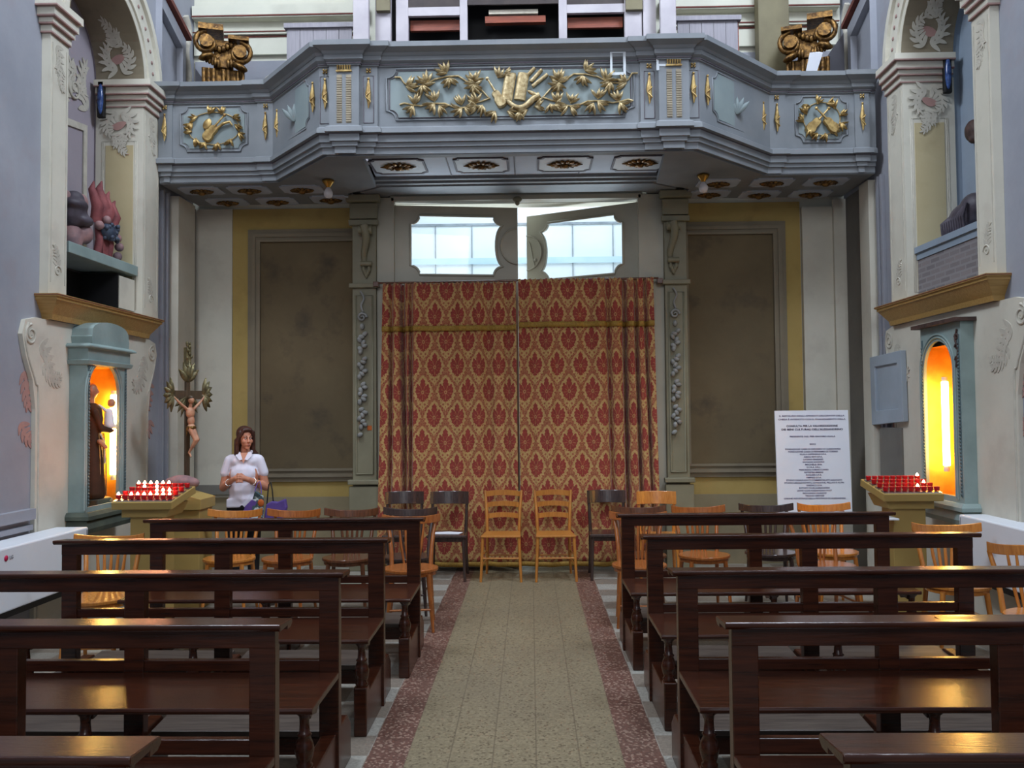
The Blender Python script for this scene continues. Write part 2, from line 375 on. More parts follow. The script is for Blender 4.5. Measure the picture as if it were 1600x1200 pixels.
def rect(a0, a1, b0, b1): return [(a0, b0), (a1, b0), (a1, b1), (a0, b1)]
def arch(c, hw, z0, zs, n=20, ry=None):
    ry = ry or hw
    return [(c - hw, z0), (c + hw, z0)] + [(c + hw * math.cos(PI * i / n), zs + ry * math.sin(PI * i / n)) for i in range(n + 1)]
def notched(a0, a1, b0, b1, c, n=5):
    out = []
    for (cx, cz, t0) in ((a1, b0, PI), (a1, b1, 1.5 * PI), (a0, b1, 2 * PI), (a0, b0, .5 * PI)):
        for i in range(n + 1):
            t = t0 - PI / 2 * i / n if True else 0
            out.append((cx + c * math.cos(t), cz + c * math.sin(t)))
    return out
def inset(loop, d):
    cx = sum(p[0] for p in loop) / len(loop); cz = sum(p[1] for p in loop) / len(loop)
    w_ = max(p[0] for p in loop) - min(p[0] for p in loop); h_ = max(p[1] for p in loop) - min(p[1] for p in loop)
    return [(cx + (p[0] - cx) * (1 - 2 * d / w_), cz + (p[1] - cz) * (1 - 2 * d / h_)) for p in loop]
def outline(m, loop, fn, r):
    pts = [fn(*p) for p in loop] + [fn(*loop[0])]; m.tube(pts, r, 6, caps=False)
def empty(name, loc=(0, 0, 0), rz=0):
    o = bpy.data.objects.new(name, None); C.objects.link(o); o.location = loc; o.rotation_euler = (0, 0, rz); o.empty_display_size = .1; return o
def tag(o, label, cat, group=None, kind=None):
    o['label'] = label; o['category'] = cat
    if group: o['group'] = group
    if kind: o['kind'] = kind
    return o
def thing(name, label, cat, loc=(0, 0, 0), rz=0, group=None): return tag(empty(name, loc, rz), label, cat, group)
def struct(o, label=None, cat=None):
    o['kind'] = 'structure'
    if label: o['label'] = label
    if cat: o['category'] = cat
    return o
def copy_tree(o, parent=None):
    c = o.copy(); C.objects.link(c); c.parent = parent
    for ch in o.children: copy_tree(ch, c)
    return c

# ================================================================== THE SETTING
XL, XR, YB = -3.80, 3.52, 9.5
struct(bx(-4.9, 4.7, -3, 9.95, -.1, 0).build('floor', M['floor']), 'terrazzo floor with a pale tiled aisle between two red borders', 'floor')
def side_wall(name, X, sgn, holes):
    # sgn: direction away from the nave
    m = MB(); m.plate([rect(-3, YB + .3, 0, 9.4)] + holes, fn_yz(X, sgn), 0, .12); return struct(m.build(name, M['wall']))
NL = dict(c=7.43, hw=.68, z0=2.66, zs=4.92); NR = dict(c=7.2, hw=.62, z0=2.70, zs=4.92)
SL = dict(c=7.16, hw=.265, z0=.93, zs=1.86); SR = dict(c=7.13, hw=.245, z0=.975, zs=1.99)
HL = rect(6.905, 7.525, .90, 2.10); HR = rect(6.775, 7.385, .94, 2.20)
wl = side_wall('wall_left', XL, -1, [arch(**NL), HL]); wl['label'] = 'left nave wall of blue-grey painted plaster with an arched niche'; wl['category'] = 'wall'
wr = side_wall('wall_right', XR, 1, [arch(**NR), HR]); wr['label'] = 'right nave wall of blue-grey painted plaster with an arched niche'; wr['category'] = 'wall'
def niche(name, X, sgn, P, depth, mat, d0=.1):
    l = arch(**P); m = MB(); n = len(l)
    vs = [(X + sgn * d0, a, b) for a, b in l] + [(X + sgn * depth, a, b) for a, b in l]
    m.add(vs, [(i, (i + 1) % n, n + (i + 1) % n, n + i) for i in range(n)])
    m.add(vs[n:], [tuple(range(n))]); return struct(m.build(name, mat))
niche('wall_niche_left', XL, -1, NL, .42, M['niche_pink'])
niche('wall_niche_right', XR, 1, NR, .46, M['niche_blue'])
# back wall: pale plaster with the doorway cut out, other wall paint in bands
DX0, DX1, DZ = -1.50, 1.22, 4.03
m = MB(); m.plate([rect(-4.1, 3.9, 0, 9.4), rect(DX0, DX1, .002, DZ)], fn_xz(YB - .15, 1), .15, .35)
struct(m.build('wall_back', M['upper']), 'back wall of painted plaster behind the loft and door', 'wall')
trim_n = [0]
def trim(m, mat, label=None, bevel=0):
    trim_n[0] += 1; o = m.build('trim_%d' % trim_n[0], mat, bevel=bevel); return struct(o, label)
for x0, x1 in ((-3.68, -1.72), (1.55, 3.02)):
    trim(bx(x0, x1, YB - .02, YB - .001, 0, 4.0), M['ochre'])
    trim(bx(x0, x1, YB - .05, YB - .021, 0, .76), M['dado'])
trim(bx(-3.79, -3.34, YB - .045, YB - .022, 0, 4.0), M['wall_cream'])
trim(bx(3.03, 3.44, YB - .07, YB - .001, 0, 3.93), M['wall_cream'])
trim(bx(3.36, 3.50, YB - .12, YB - .071, 0, 4.0), M['wall_cream'])
for x0, x1, z0, z1 in ((-3.16, -1.78, .93, 3.76), (1.62, 2.85, .95, 3.78)):
    m = MB()
    for k, (wd, hh) in enumerate(((.05, .03), (.04, .055), (.03, .04), (.025, .06))):
        o = sum((.05, .04, .03, .025)[:k])
        m.plate([rect(x0 + o, x1 - o, z0 + o, z1 - o), rect(x0 + o + wd, x1 - o - wd, z0 + o + wd, z1 - o - wd)], fn_xz(YB - .02, -1), 0, hh)
    trim(m, M['frame_paint'])
    trim(bx(x0 + .14, x1 - .14, YB - .04, YB - .021, z0 + .14, z1 - .14), M['dark_panel'])
trim(bx(-3.74, -3.17, YB - .11, YB - .051, .80, .90), M['stone_grey']).name = 'trim_30'
# upper wall mouldings (above the loft)
for x0, x1 in ((-3.78, -1.80), (1.50, 3.48)):
    trim(MB().box(x0, x1, YB - .05, YB - .001, 5.76, 5.98).box(x0, x1, YB - .09, YB - .001, 5.98, 6.0).box(x0, x1, YB - .12, YB - .001, 6.16, 6.3), M['upper'])
    trim(MB().box(x0, x1, YB - .058, YB - .051, 5.955, 5.975).box(x0, x1, YB - .10, YB - .091, 6.0, 6.012).box(x0, x1, YB - .13, YB - .121, 6.17, 6.185), M['maroon'])
    trim(bx(x0, x1, YB - .02, YB - .001, 4.1, 5.7), M['wall'])
def spiral(m, c, r0, turns, fn, rad=.012, ph=0, sg=1):
    pts = []
    n = int(18 * turns)
    for i in range(n + 1):
        t = i / n; a = ph + sg * t * turns * 2 * PI; r = r0 * (1 - t * .86); pts.append(fn(c[0] + r * math.cos(a), c[1] + r * math.sin(a)))
    m.tube(pts, [rad * (1 - .5 * i / n) for i in range(n + 1)], 6)
def crv(m, pts, fn, rad=.01):
    # catmull-rom
    P = [Vector(p) for p in pts]; out = []
    for i in range(len(P) - 1):
        a = P[max(i - 1, 0)]; b = P[i]; c = P[i + 1]; d = P[min(i + 2, len(P) - 1)]
        for k in range(5):
            t = k / 5; out.append(.5 * ((2 * b) + (c - a) * t + (2 * a - 5 * b + 4 * c - d) * t * t + (-a + 3 * b - 3 * c + d) * t ** 3))
    out.append(P[-1]); m.tube([fn(q[0], q[1]) for q in out], rad, 6)
def lobe(m, a, b, ang, L, W, fn, d=.005):
    n = 7; up = []; lo = []
    for i in range(n + 1):
        t = i / n; c = .28 * L * t * t; wd = W * .5 * math.sin(PI * min(1, t * .93 + .05)) ** .7
        up.append((L * t, c + wd)); lo.append((L * t, c - wd))
    P_ = lo + list(reversed(up)); ca, sa = math.cos(ang), math.sin(ang)
    m.plate([[(a + x * ca - y * sa, b + x * sa + y * ca) for x, y in P_]], fn, 0, d)
def acanthus(m, a, b, ang, size, fn, n=6, sg=1):
    x, y, t = a, b, ang; dd = random.uniform(0, .003)
    for i in range(n):
        L = size * (1 - .55 * i / n)
        lobe(m, x, y, t + .9, L * .5, L * .2, fn, dd + .0015 + .0009 * i); lobe(m, x, y, t - .9, L * .5, L * .2, fn, dd + .0018 + .0009 * i); lobe(m, x, y, t, L * .6, L * .18, fn, dd + .0021 + .0009 * i)
        x += math.cos(t) * L * .3; y += math.sin(t) * L * .3; t += sg * .38
# painted/moulded scrolls on upper back wall
for sx, x in ((1, -2.78), (-1, 2.42)):
    m = MB(); f = lambda a, b: (a, YB - .025, b)
    crv(m, [(x - .25 * sx, 5.1), (x, 5.3), (x + .15 * sx, 5.55), (x + .42 * sx, 5.68)], f, .035)
    crv(m, [(x - .1 * sx, 4.95), (x + .15 * sx, 5.2), (x + .3 * sx, 5.42), (x + .5 * sx, 5.5)], f, .03)
    spiral(m, (x - .12 * sx, 5.42), .12, 1.6, f, .02)
    fd = lambda a, b, d: (a, YB - .021 - d, b)
    for q in range(3): acanthus(m, x + (.05 + .1 * q) * sx, 5.12 + .12 * q, R(60 + 60 * (sx < 0)), .22, fd, 5, .3)
    trim(m, M['scroll'])
    m = MB(); f = lambda a, b: (a, YB - .055, b)
    for s2 in (1, -1):
        crv(m, [(x + .35 * sx, 5.84), (x + .35 * sx + .1 * s2, 5.82), (x + .35 * sx + .16 * s2, 5.88), (x + .35 * sx + .24 * s2, 5.86)], f, .008)
        spiral(m, (x + .35 * sx + .06 * s2, 5.87), .04, 1.2, f, .007)
    trim(m, M['red_line'])

# ---- side bays: pilasters, capitals, archivolt, ledge, painted scroll board
def side_bay(X, sg, N, fx, ledge, zl, nm):
    """X wall plane, sg = +1 if the nave is toward +x; fx = pilaster front offset"""
    F = fn_yz(X, sg); yn0, yn1 = N['c'] - N['hw'] - .26, N['c'] - N['hw']; yf0, yf1 = N['c'] + N['hw'], N['c'] + N['hw'] + .33
    zs = N['zs']
    m = MB().plate([rect(yn0, yn1, zl, zs - .24)], F, .001, fx).plate([rect(yf0, yf1, zl, zs - .24)], F, .001, fx)
    trim(m, M['wall_cream'], 'cream pilasters either side of the %s niche' % nm)
    # reveal lining (jambs)
    d = -.40
    m = MB().plate([rect(yf0 - .012, yf0 - .001, zl + .02, zs - .2)], F, d, fx - .002)
    trim(m, M['wall_cream'])
    m = MB().box(*sorted((X + sg * (d + .1), X + sg * (fx - .1))), yf0 - .018, yf0 - .0121, zl + .1, zs - .62)
    trim(m, M['ochre_soft'])
    m = MB()
    for e in (.065, .08): outline(m, rect(X + sg * (d + e), X + sg * (fx - e), zl + .08, zs - .58), lambda a, b: (a, yf0 - .013, b), .004)
    trim(m, M['scroll'])
    # stepped capitals
    m = MB(); l = MB()
    for y0, y1 in ((yn0, yn1), (yf0, yf1)):
        for k, (za, zb, e) in enumerate(((.24, .18, .02), (.18, .13, .045), (.13, .06, .07), (.06, 0, .10))):
            x0, x1 = sorted((X - sg * .38, X + sg * (fx + e)))
            if y0 == yn0: x0, x1 = sorted((X + sg * .001, X + sg * (fx + e)))
            m.box(x0, x1, y0 - e, y1 + (e if y0 == yn0 else 0) * .4, zs - za, zs - zb)
            l.box(x0 - .003 if sg < 0 else x0, x1 + (.003 if sg > 0 else 0), y0 - e - .003, y1, zs - za - .006, zs - za + .006)
    trim(m, M['wall_cream'], 'stepped cream capitals of the %s niche' % nm); trim(l, M['red_line'])
    # archivolt and soffit of arch
    n = 28
    def ringpts(rr): return [(N['c'] + rr * math.cos(PI * i / n), zs + rr * math.sin(PI * i / n)) for i in range(n + 1)]
    hw = N['hw']
    m = MB().plate([ringpts(hw + .33) + list(reversed(ringpts(hw + .001)))], F, .001, fx)
    m.plate([ringpts(hw + .33) + list(reversed(ringpts(hw + .27)))], F, fx, fx + .035)
    m.plate([ringpts(hw + .10) + list(reversed(ringpts(hw + .06)))], F, fx, fx + .02)
    trim(m, M['wall_cream'], 'cream moulded arch above the %s niche' % nm)
    m = MB()
    for i in range(26):
        t = PI * (i + .5) / 26; m.ball((X + sg * (fx + .004), N['c'] + (hw + .19) * math.cos(t), zs + (hw + .19) * math.sin(t)), (.006, .02, .02), seg=6, rings=4)
    trim(m, M['red_line'])
    m = MB().plate([ringpts(hw - .001) + list(reversed(ringpts(hw - .012)))], F, -.40, fx)
    trim(m, M['frame_paint'])
    # painted scroll ornaments on the reveal: cartouches above and below capital
    yy = yf0 - .02
    for zc, flip in ((zs - .42, -1), (zs + .22, 1)):
        g = lambda a, b: (X + sg * a, yy - .002, b)
        if flip > 0: g = lambda a, b: (X + sg * a, N['c'] + math.sqrt(max((hw - .016) ** 2 - (b - zs) ** 2, .0)), b)
        m = MB(); c = (fx + d) / 2
        gd = lambda a, b, d: (g(a, b)[0], g(a, b)[1] - d, g(a, b)[2])
        for s2 in (1, -1):
            acanthus(m, c + .03 * s2, zc - .12 * flip, PI / 2 * flip - s2 * flip * 1.0, .20, gd, 6, s2 * flip)
            acanthus(m, c + .05 * s2, zc + .10 * flip, PI / 2 * flip + s2 * flip * .5, .13, gd, 4, -s2 * flip)
        acanthus(m, c, zc + .12 * flip, PI / 2 * flip, .16, gd, 5, .6)
        trim(m, M['scroll'])
        m = MB(); lobe(m, c - .07, zc - .02, 0, .14, .08, gd, .004); trim(m, M['scroll_pink'])
    # ornament on the pilaster faces
    for y0, y1 in ((yn0, yn1), (yf0, yf1)):
        yc = (y0 + y1) / 2; g = lambda a, b: (X + sg * (fx + .002), a, b); gd = lambda a, b, d: (X + sg * (fx + d), a, b); m = MB()
        acanthus(m, yc - .03, zs - .30, -PI / 2 + .4, .16, gd, 6, -.6); acanthus(m, yc + .03, zs - .46, -PI / 2 - .4, .14, gd, 6, .6)
        spiral(m, (yc, zl + .20), .05, 1.3, g, .007); acanthus(m, yc, zl + .24, PI / 2, .14, gd, 5, .5)
        for yy2 in (y0 + .03, y1 - .03): m.box(*sorted((X + sg * fx, X + sg * (fx + .004))), yy2 - .004, yy2 + .004, zl + .1, zs - .3)
        trim(m, M['scroll'])
    # ledge: stepped ochre cornice
    y0, y1 = ledge
    path = [(X, y1), (X + sg * (fx - .01), y1), (X + sg * (fx - .01), y0), (X, y0)]
    prof = [(0, zl - .19), (.02, zl - .19), (.03, zl - .15), (.10, zl - .05), (.11, zl - .045), (.11, zl - .025), (.125, zl - .02), (.125, zl), (0, zl)]
    if sg < 0: path = list(reversed(path))
    path = list(reversed(path)); prof = [(-o, z) for o, z in prof] if False else prof
    m = MB().sweep(path, prof); trim(m, M['yellow_ledge'], 'ochre wooden cornice ledge below the %s niche' % nm)
    m = MB().sweep(path, [(.1265, zl - .012), (.129, zl - .012), (.129, zl - .006), (.1265, zl - .006)]); trim(m, M['maroon'])
side_bay(XL, 1, NL, .07, (6.55, 8.20), 2.62, 'left')
side_bay(XR, -1, NR, .07, (6.38, 8.15), 2.66, 'right')
def scroll_board(X, sg, y0, y1, zt, zc, hole, nm):
    F = fn_yz(X, sg)
    def side(s, y): # decreasing z, scroll profile
        return [(y - .02 * s, zt), (y - .16 * s, zt - .03), (y - .20 * s, zt - .14), (y - .15 * s, zt - .30), (y - .06 * s, zt - .48), (y - .02 * s, zt - .7), (y - .01 * s, 0)]
    L = side(1, y0); Rr = side(-1, y1); loop = list(reversed(L)) + Rr
    m = MB().plate([loop, hole], F, .001, .035); trim(m, M['wall_cream'], 'cream scrolled panel painted on the %s wall' % nm)
    m = MB(); g = lambda a, b: (X + sg * .037, a, b)
    for s, y, P in ((1, y0, L), (-1, y1, Rr)):
        crv(m, [(p[0] + .035 * s, p[1] - .02) for p in P[1:]] , g, .009)
        spiral(m, (y - .09 * s, zt - .14), .08, 1.8, g, .012, ph=PI / 2)
        gd = lambda a, b, d: (X + sg * (.035 + d), a, b); aa = lambda t: t if s > 0 else PI - t
        acanthus(m, y + .04 * s, zt - .20, aa(-.7), .22, gd, 6, -.5 * s); acanthus(m, y + .10 * s, zt - .34, aa(-1.2), .20, gd, 6, .7 * s)
        acanthus(m, y + .16 * s, zt - .44, aa(-.2), .14, gd, 5, .4 * s)
    trim(m, M['scroll'])
    m = MB()
    for s, y in ((1, y0), (-1, y1)):
        gd = lambda a, b, d: (X + sg * (.001 + d), a, b); aa = lambda t: t if s > 0 else PI - t
        acanthus(m, y - .10 * s, zt - .42, -PI / 2, .24, gd, 5, .25 * s); acanthus(m, y - .14 * s, zt - .80, aa(-1.3), .2, gd, 6, .8 * s)
    trim(m, M['scroll_pink'])
scroll_board(XL, 1, 6.42, 8.30, 2.43, 0, HL, 'left')
scroll_board(XR, -1, 6.18, 8.22, 2.47, 0, HR, 'right')
# base mouldings on the near left wall, strips and recesses beyond the bays
m = MB()
for z0, z1, d in ((.74, .78, .05), (.82, .86, .04), (.90, .98, .06), (.66, .70, .04)): m.box(XL, XL + d, 2.0, 6.38, z0, z1)
trim(m, M['wall'])
trim(bx(XL, XL + .10, 8.86, 9.30, 0, 4.0), M['wall_cream']); trim(bx(XL, XL + .05, 9.30, 9.44, 0, 4.0), M['stone_grey'])
trim(MB().box(XL, XL + .04, 8.62, 8.66, 0, 4.0).box(XL, XL + .04, 8.74, 8.78, 0, 4.0), M['wall'])
trim(bx(XR - .08, XR, 8.62, 8.86, 0, 4.0), M['wall_cream']); trim(bx(XR - .03, XR, 8.87, 9.37, 0, 4.0), M['stone_grey'])
trim(MB().box(XR - .04, XR, 8.40, 8.44, 0, 4.0).box(XR - .04, XR, 8.50, 8.54, 0, 4.0), M['wall'])
for X, sg in ((XL, 1), (XR, -1)):
    trim(MB().plate([[(8.5, 5.05), (9.1, 5.05), (9.1, 5.78), (8.5, 6.0)], [(8.5 + .001, 5.13), (9.02, 5.13), (9.02, 5.66), (8.5 + .001, 5.86)]], fn_yz(X, sg), .001, .07), M['wall'])
    trim(MB().plate([[(8.45, 6.02), (9.14, 5.79), (9.14, 5.84), (8.45, 6.07)]], fn_yz(X, sg), .001, .12), M['maroon'])
    m = MB(); crv(m, [(9.2, 5.2), (9.3, 5.45), (9.22, 5.7), (9.3, 5.95), (9.2, 6.1)], lambda a, b: (X + sg * .02, a, b), .04); trim(m, M['scroll'])
# brick infill and sill of right niche, lintel and black shade sheet of left niche
trim(bx(XR + .03, XR + .30, NR['c'] - .60, NR['c'] + .605, 2.71, 3.03), M['brick'])
trim(MB().box(XR + .02, XR + .44, NR['c'] - .61, NR['c'] + .605, 3.031, 3.09).box(XR + .0, XR + .44, NR['c'] - .61, NR['c'] + .605, 3.09, 3.145), M['niche_blue'])
trim(MB().box(XL - .30, XL - .005, NL['c'] + .36, NL['c'] + .66, 2.68, 2.98), M['wall_cream'])
trim(MB().box(XL - .37, XL - .012, NL['c'] + .34, NL['c'] + .359, 2.665, 3.0), M['black'])  # black sheet standing in for the shade under the niche shelf
# painted pink panels at the back of the left niche
xb = XL - .415
m = MB().plate([[(6.85, 3.1), (7.95, 3.1), (7.95, 4.45), (6.85, 4.3)], [(6.9, 3.15), (7.89, 3.15), (7.89, 4.38), (6.9, 4.24)]], fn_yz(xb, 1), 0, .012)
trim(m, M['scroll'])
m = MB(); g = lambda a, b: (xb + .01, a, b)
gd = lambda a, b, d: (xb + d, a, b)
for q, (ya_, za_, an) in enumerate(((7.0, 4.7, .4), (7.25, 4.95, -.6), (7.5, 4.6, .9), (7.75, 4.85, 2.6), (7.95, 4.6, 2.2), (7.35, 4.55, .1))): acanthus(m, ya_, za_, an, .3, gd, 7, .6 if q % 2 else -.6)
spiral(m, (7.3, 4.8), .13, 1.5, g, .014); spiral(m, (7.72, 4.72), .12, 1.5, g, .014, ph=2)
trim(m, M['scroll'])

# ================================================================== CHOIR LOFT
loft = thing('choir_loft', 'blue-grey painted wooden choir loft with gilded carvings spanning the back wall', 'balcony', (-.1, 8.4, 4.0))
def LP(o): o.location = (.1, -8.4, -4.0) if o.parent == loft else o.location; return o
yF, yS = 7.57, 8.42
xa, xb_, xc, xd = -2.55, -1.885, 1.545, 2.39
def jog(x0, x1, y, b=.035): return [(x0, y), (x0, y - b), (x1, y - b), (x1, y)]
path = [(XL + .07, yS)] + jog(-3.72, -3.58, yS, .02)[0:4] + [(-2.72, yS), (-2.72, yS - .02), (xa - .01, yS - .02)] + [(xb_, yF)]
path += jog(xb_ + .10, xb_ + .37, yF, .04) + [(xb_ + .53, yF), (xb_ + .53, yF + .02)] + [(xc - .53, yF + .02), (xc - .53, yF)]
path += jog(xc - .37, xc - .10, yF, .04) + [(xc, yF)] + [(xd + .01, yS - .02), (2.56, yS - .02), (2.56, yS)] + jog(3.24, 3.38, yS, .02) + [(XR - .07, yS)]
cap = [(-.09, 5.0), (-.09, 4.94), (.0, 4.90), (.045, 4.90), (.06, 4.925), (.10, 4.945), (.12, 4.955), (.12, 5.0)]
LP(MB().sweep(path, cap).build('handrail', M['loft'], loft))
LP(MB().sweep(path, [(-.06, 4.06), (-.06, 4.94), (.0, 4.94), (.04, 4.90), (.04, 4.86), (.015, 4.84), (.015, 4.815), (.0, 4.81), (.0, 4.27), (.03, 4.25), (.035, 4.205), (.0, 4.2), (.0, 4.13), (-.02, 4.125), (-.02, 4.09), (-.04, 4.085), (-.04, 4.03), (-.06, 4.03)]).build('parapet', M['loft'], loft))
LP(MB().sweep(path, [(.001, 4.198), (.006, 4.198), (.006, 4.192), (.001, 4.192)]).sweep(path, [(.0155, 4.835), (.022, 4.835), (.022, 4.825), (.0155, 4.825)]).build('painted_line', M['loft_line'], loft))
# soffits
outer = [(XL + .07, yS + .05), (xa + .03, yS + .05), (xb_ + .05, yF + .07), (xc - .05, yF + .07), (xd - .03, yS + .05), (XR - .07, yS + .05), (XR - .07, YB - .14), (1.70, YB - .14), (1.70, 8.95), (1.32, 8.70), (1.25, 7.72), (-1.52, 7.72), (-1.58, 8.70), (-1.93, 8.95), (-1.93, YB - .14), (XL + .11, YB - .14)]
LP(MB().plate([outer], lambda a, b, d: (a, b, d), 4.02, 4.08).build('soffit', M['loft'], loft))
cen = [(-1.52, 7.70), (1.25, 7.70), (1.32, 8.72), (-1.58, 8.72)]
LP(MB().plate([cen], lambda a, b, d: (a, b, d), 4.13, 4.17).build('soffit', M['soffit'], loft))
LP(bx(XL + .08, XR - .08, yS + .1, YB - .14, 4.20, 4.24).build('deck', M['organ_dark'], loft))
def bar(x0, x1, yy): return MB().box(x0, x1, yy, yy + .01, 4.124, 4.129)
m = MB()
for x in (-.79, -.135, .52): m.box(x - .006, x + .006, 7.72, 8.7, 4.122, 4.129)
LP(m.build('board_seam', M['loft_line'], loft))
def rosette(cx, cy, z, s=1.0, sx=.17):
    m = MB()
    for k in range(14):
        a = 2 * PI * k / 14; e = Vector((math.cos(a) * sx, math.sin(a) * .09 * s, 0))
        m.ball(Vector((cx, cy, z)) + e * .62, (.045, .022, .014), Matrix.Rotation(math.atan2(e.y, e.x), 3, 'Z'), 6, 4)
    m.ball((cx, cy, z - .01), (.045, .04, .03), None, 8, 5)
    for sg2 in (1, -1): m.tube([(cx + sg2 * .1, cy, z), (cx + sg2 * sx * 1.05, cy, z)], [.022, .004], 6)
    return m
for x in (-1.28, -.46, .36, 1.05 + .05):
    z = 4.12
    m = MB().plate([notched(x - .27, x + .27, 8.08, 8.58, .05), notched(x - .25, x + .25, 8.10, 8.56, .05)], lambda a, b, d: (a, b, d), z - .006, z + .009)
    LP(m.build('soffit_panel_frame', M['loft_line'], loft))
    pn = LP(MB().plate([notched(x - .25, x + .25, 8.10, 8.56, .05)], lambda a, b, d: (a, b, d), z, z + .008).build('soffit_panel', M['soffit_panel'], loft))
    rosette(x, 8.30, z - .012, 1.5).build('gilded_rosette', M['gold_dark'], pn)
for (x, y) in ((-3.4, 8.72), (-2.9, 8.72), (-2.35, 8.72), (-3.3, 9.2), (-2.75, 9.2), (-2.15, 9.15), (1.95, 8.72), (2.5, 8.72), (3.05, 8.72), (1.95, 9.15), (2.5, 9.2), (3.05, 9.2)):
    z = 4.02
    pn = LP(MB().plate([notched(x - .21, x + .21, y - .15, y + .15, .04)], lambda a, b, d: (a, b, d), z - .012, z).build('soffit_panel', M['soffit'], loft))
    rosette(x, y, z - .02, .9, .12).build('gilded_rosette', M['gold_dark'], pn)
# cornice stepping down to the door surround
cp = [(-1.93, YB - .15), (-1.93, 9.0), (-1.60, 8.72), (1.34, 8.72), (1.70, 9.0), (1.70, YB - .15)]
LP(MB().sweep(cp, [(.0, 4.129), (.0, 4.10), (-.06, 4.095), (-.06, 4.075), (-.12, 4.07), (-.12, 4.055), (-.2, 4.05), (-.4, 4.05), (-.4, 4.129)]).build('door_cornice', M['loft'], loft))

# carved and gilded decoration. panel coordinates: u to the right, v down, in parts of the panel
def gar(m, P, wd, base, sc, y, mirror=None):
    """P list of (u,v) branch points"""
    f = lambda u, v: (base[0] + (u if mirror is None else mirror - u) * sc, y, base[1] - v * sc)
    Q = [Vector(p) for p in P]; out = []
    for i in range(len(Q) - 1):
        for k in range(4): t = k / 4; out.append(Q[i].lerp(Q[i + 1], t))
    out.append(Q[-1])
    m.tube([f(q.x, q.y) for q in out], wd, 6)
    return f
def cluster(m, f, u, v, ang, L=.075, n=5, y=0):
    b = f(u, v); b = (b[0], b[1] - .004, b[2])
    for k in range(n):
        a = ang + (k - (n - 1) / 2) * .5 + random.uniform(-.12, .12)
        m.leaf(b, a, L * random.uniform(.8, 1.1), L * .29, 'xz', .018, random.uniform(-.4, .4))
    m.ball(b, (.010, .010, .010), None, 6, 4)
sc = .0014375; by = yF + .02 - .012; base = (-1.27, 4.93)     # 1600 x 640 carving units
u0 = 0
CP = LP(MB().plate([notched(-1.245, .93, 4.345, 4.775, .075)], fn_xz(by + .012, -1), 0, .006).build('centre_panel', M['loft_panel'], loft))
m = MB(); outline(m, notched(-1.275, .96, 4.325, 4.795, .085), lambda a, b: (a, by + .008, b), .009); LP(m.build('centre_panel_frame', M['loft'], loft))
m = MB(); outline(m, notched(-1.245, .93, 4.345, 4.775, .075), lambda a, b: (a, by + .004, b), .004); LP(m.build('painted_line', M['loft_line'], loft))
for mir in (None, 1625):
    m = MB(); yy = by - .004
    f = gar(m, [(50, 150), (85, 150), (110, 190), (160, 212), (230, 205), (300, 168), (380, 150), (450, 148), (500, 182), (560, 205), (605, 250), (640, 290)], .008, base, sc, yy, mir)
    for u, v, a in ((125, 215, 20), (225, 205, -60), (250, 190, 120), (375, 130, 130), (395, 165, -80), (545, 185, 80), (560, 205, 200), (540, 215, -30)):
        cluster(m, f, u, v, R(a if mir is None else 180 - a), n=5, L=.112)
    m.build('gilded_garland', M['gold_pale'], CP)
    m = MB()
    f = gar(m, [(80, 325), (110, 315), (150, 325), (210, 335), (280, 320), (365, 322), (430, 350), (490, 350), (540, 325), (600, 310), (650, 292)], .008, base, sc, yy, mir)
    for u, v, a in ((175, 322, 80), (165, 340, 230), (300, 305, 100), (300, 330, 215), (330, 340, -50), (470, 330, 110), (470, 360, 210), (490, 350, -20), (560, 320, 100), (600, 340, 250), (570, 345, 190)):
        cluster(m, f, u, v, R(a if mir is None else 180 - a), n=4, L=.105)
    m.build('gilded_garland', M['gold_pale'], CP)
F = lambda u, v, d=0: (base[0] + u * sc, by - d, base[1] - v * sc)
def violin(m, cx, cz, y, L, ang, n=24):
    T = Matrix.Rotation(ang, 3, 'Y'); prof = []
    for i in range(n): 
        t = 2 * PI * i / n; r = 1 + .28 * math.cos(2 * t); prof.append((.30 * L * r * math.sin(t) * (1.15 if math.cos(t) < 0 else .9) * .72, .30 * L * math.cos(t) * 1.1))
    vs = [Vector((a, 0, b)) for a, b in prof] + [Vector((a * .85, -.03, b * .85)) for a, b in prof]
    vs = [T @ v + Vector((cx, y, cz)) for v in vs]; m.add(vs, [(i, (i + 1) % n, n + (i + 1) % n, n + i) for i in range(n)] + [tuple(range(n, 2 * n))])
    m.tube([T @ Vector((0, -.03, .25 * L)) + Vector((cx, y, cz)), T @ Vector((0, -.025, .72 * L)) + Vector((cx, y, cz))], [.011, .008], 8)
    m.ball(T @ Vector((0, -.025, .76 * L)) + Vector((cx, y, cz)), .017, None, 8, 6)
m = MB(); c = F(705, 300); violin(m, c[0], c[2], by - .01, .27, R(-30)); m.build('gilded_violin', M['gold_pale'], CP)
m = MB()
for u, k in ((780, 0), (862, 1)):
    a = F(u, 142); b = F(u - 28, 310); a = (a[0], by - .012, a[2]); b = (b[0], by - .012, b[2]); m.tube([a, b], .052, 14, .55)
m.build('gilded_music_scroll', M['gold_pale'], CP)
m = MB(); pts = [F(745 + 175 * t, 300 + 58 * math.sin(PI * t) + 6 * t, .02) for t in [i / 12 for i in range(13)]]
m.tube(pts + [F(960, 285, .02)], [.018 + .012 * i / 13 for i in range(13)] + [.034], 10)
m.ball(F(925, 278, .03), (.07, .02, .018), Matrix.Rotation(R(28), 3, 'Y')); m.build('gilded_horn', M['gold_pale'], CP)
m = MB()
for a, b in (((905, 195), (975, 120)), ((915, 225), (1010, 150)), ((890, 150), (930, 108))): m.tube([F(*a, .012), F(*b, .012)], .017, 8)
m.build('gilded_pipes', M['gold_pale'], CP)
m = MB()
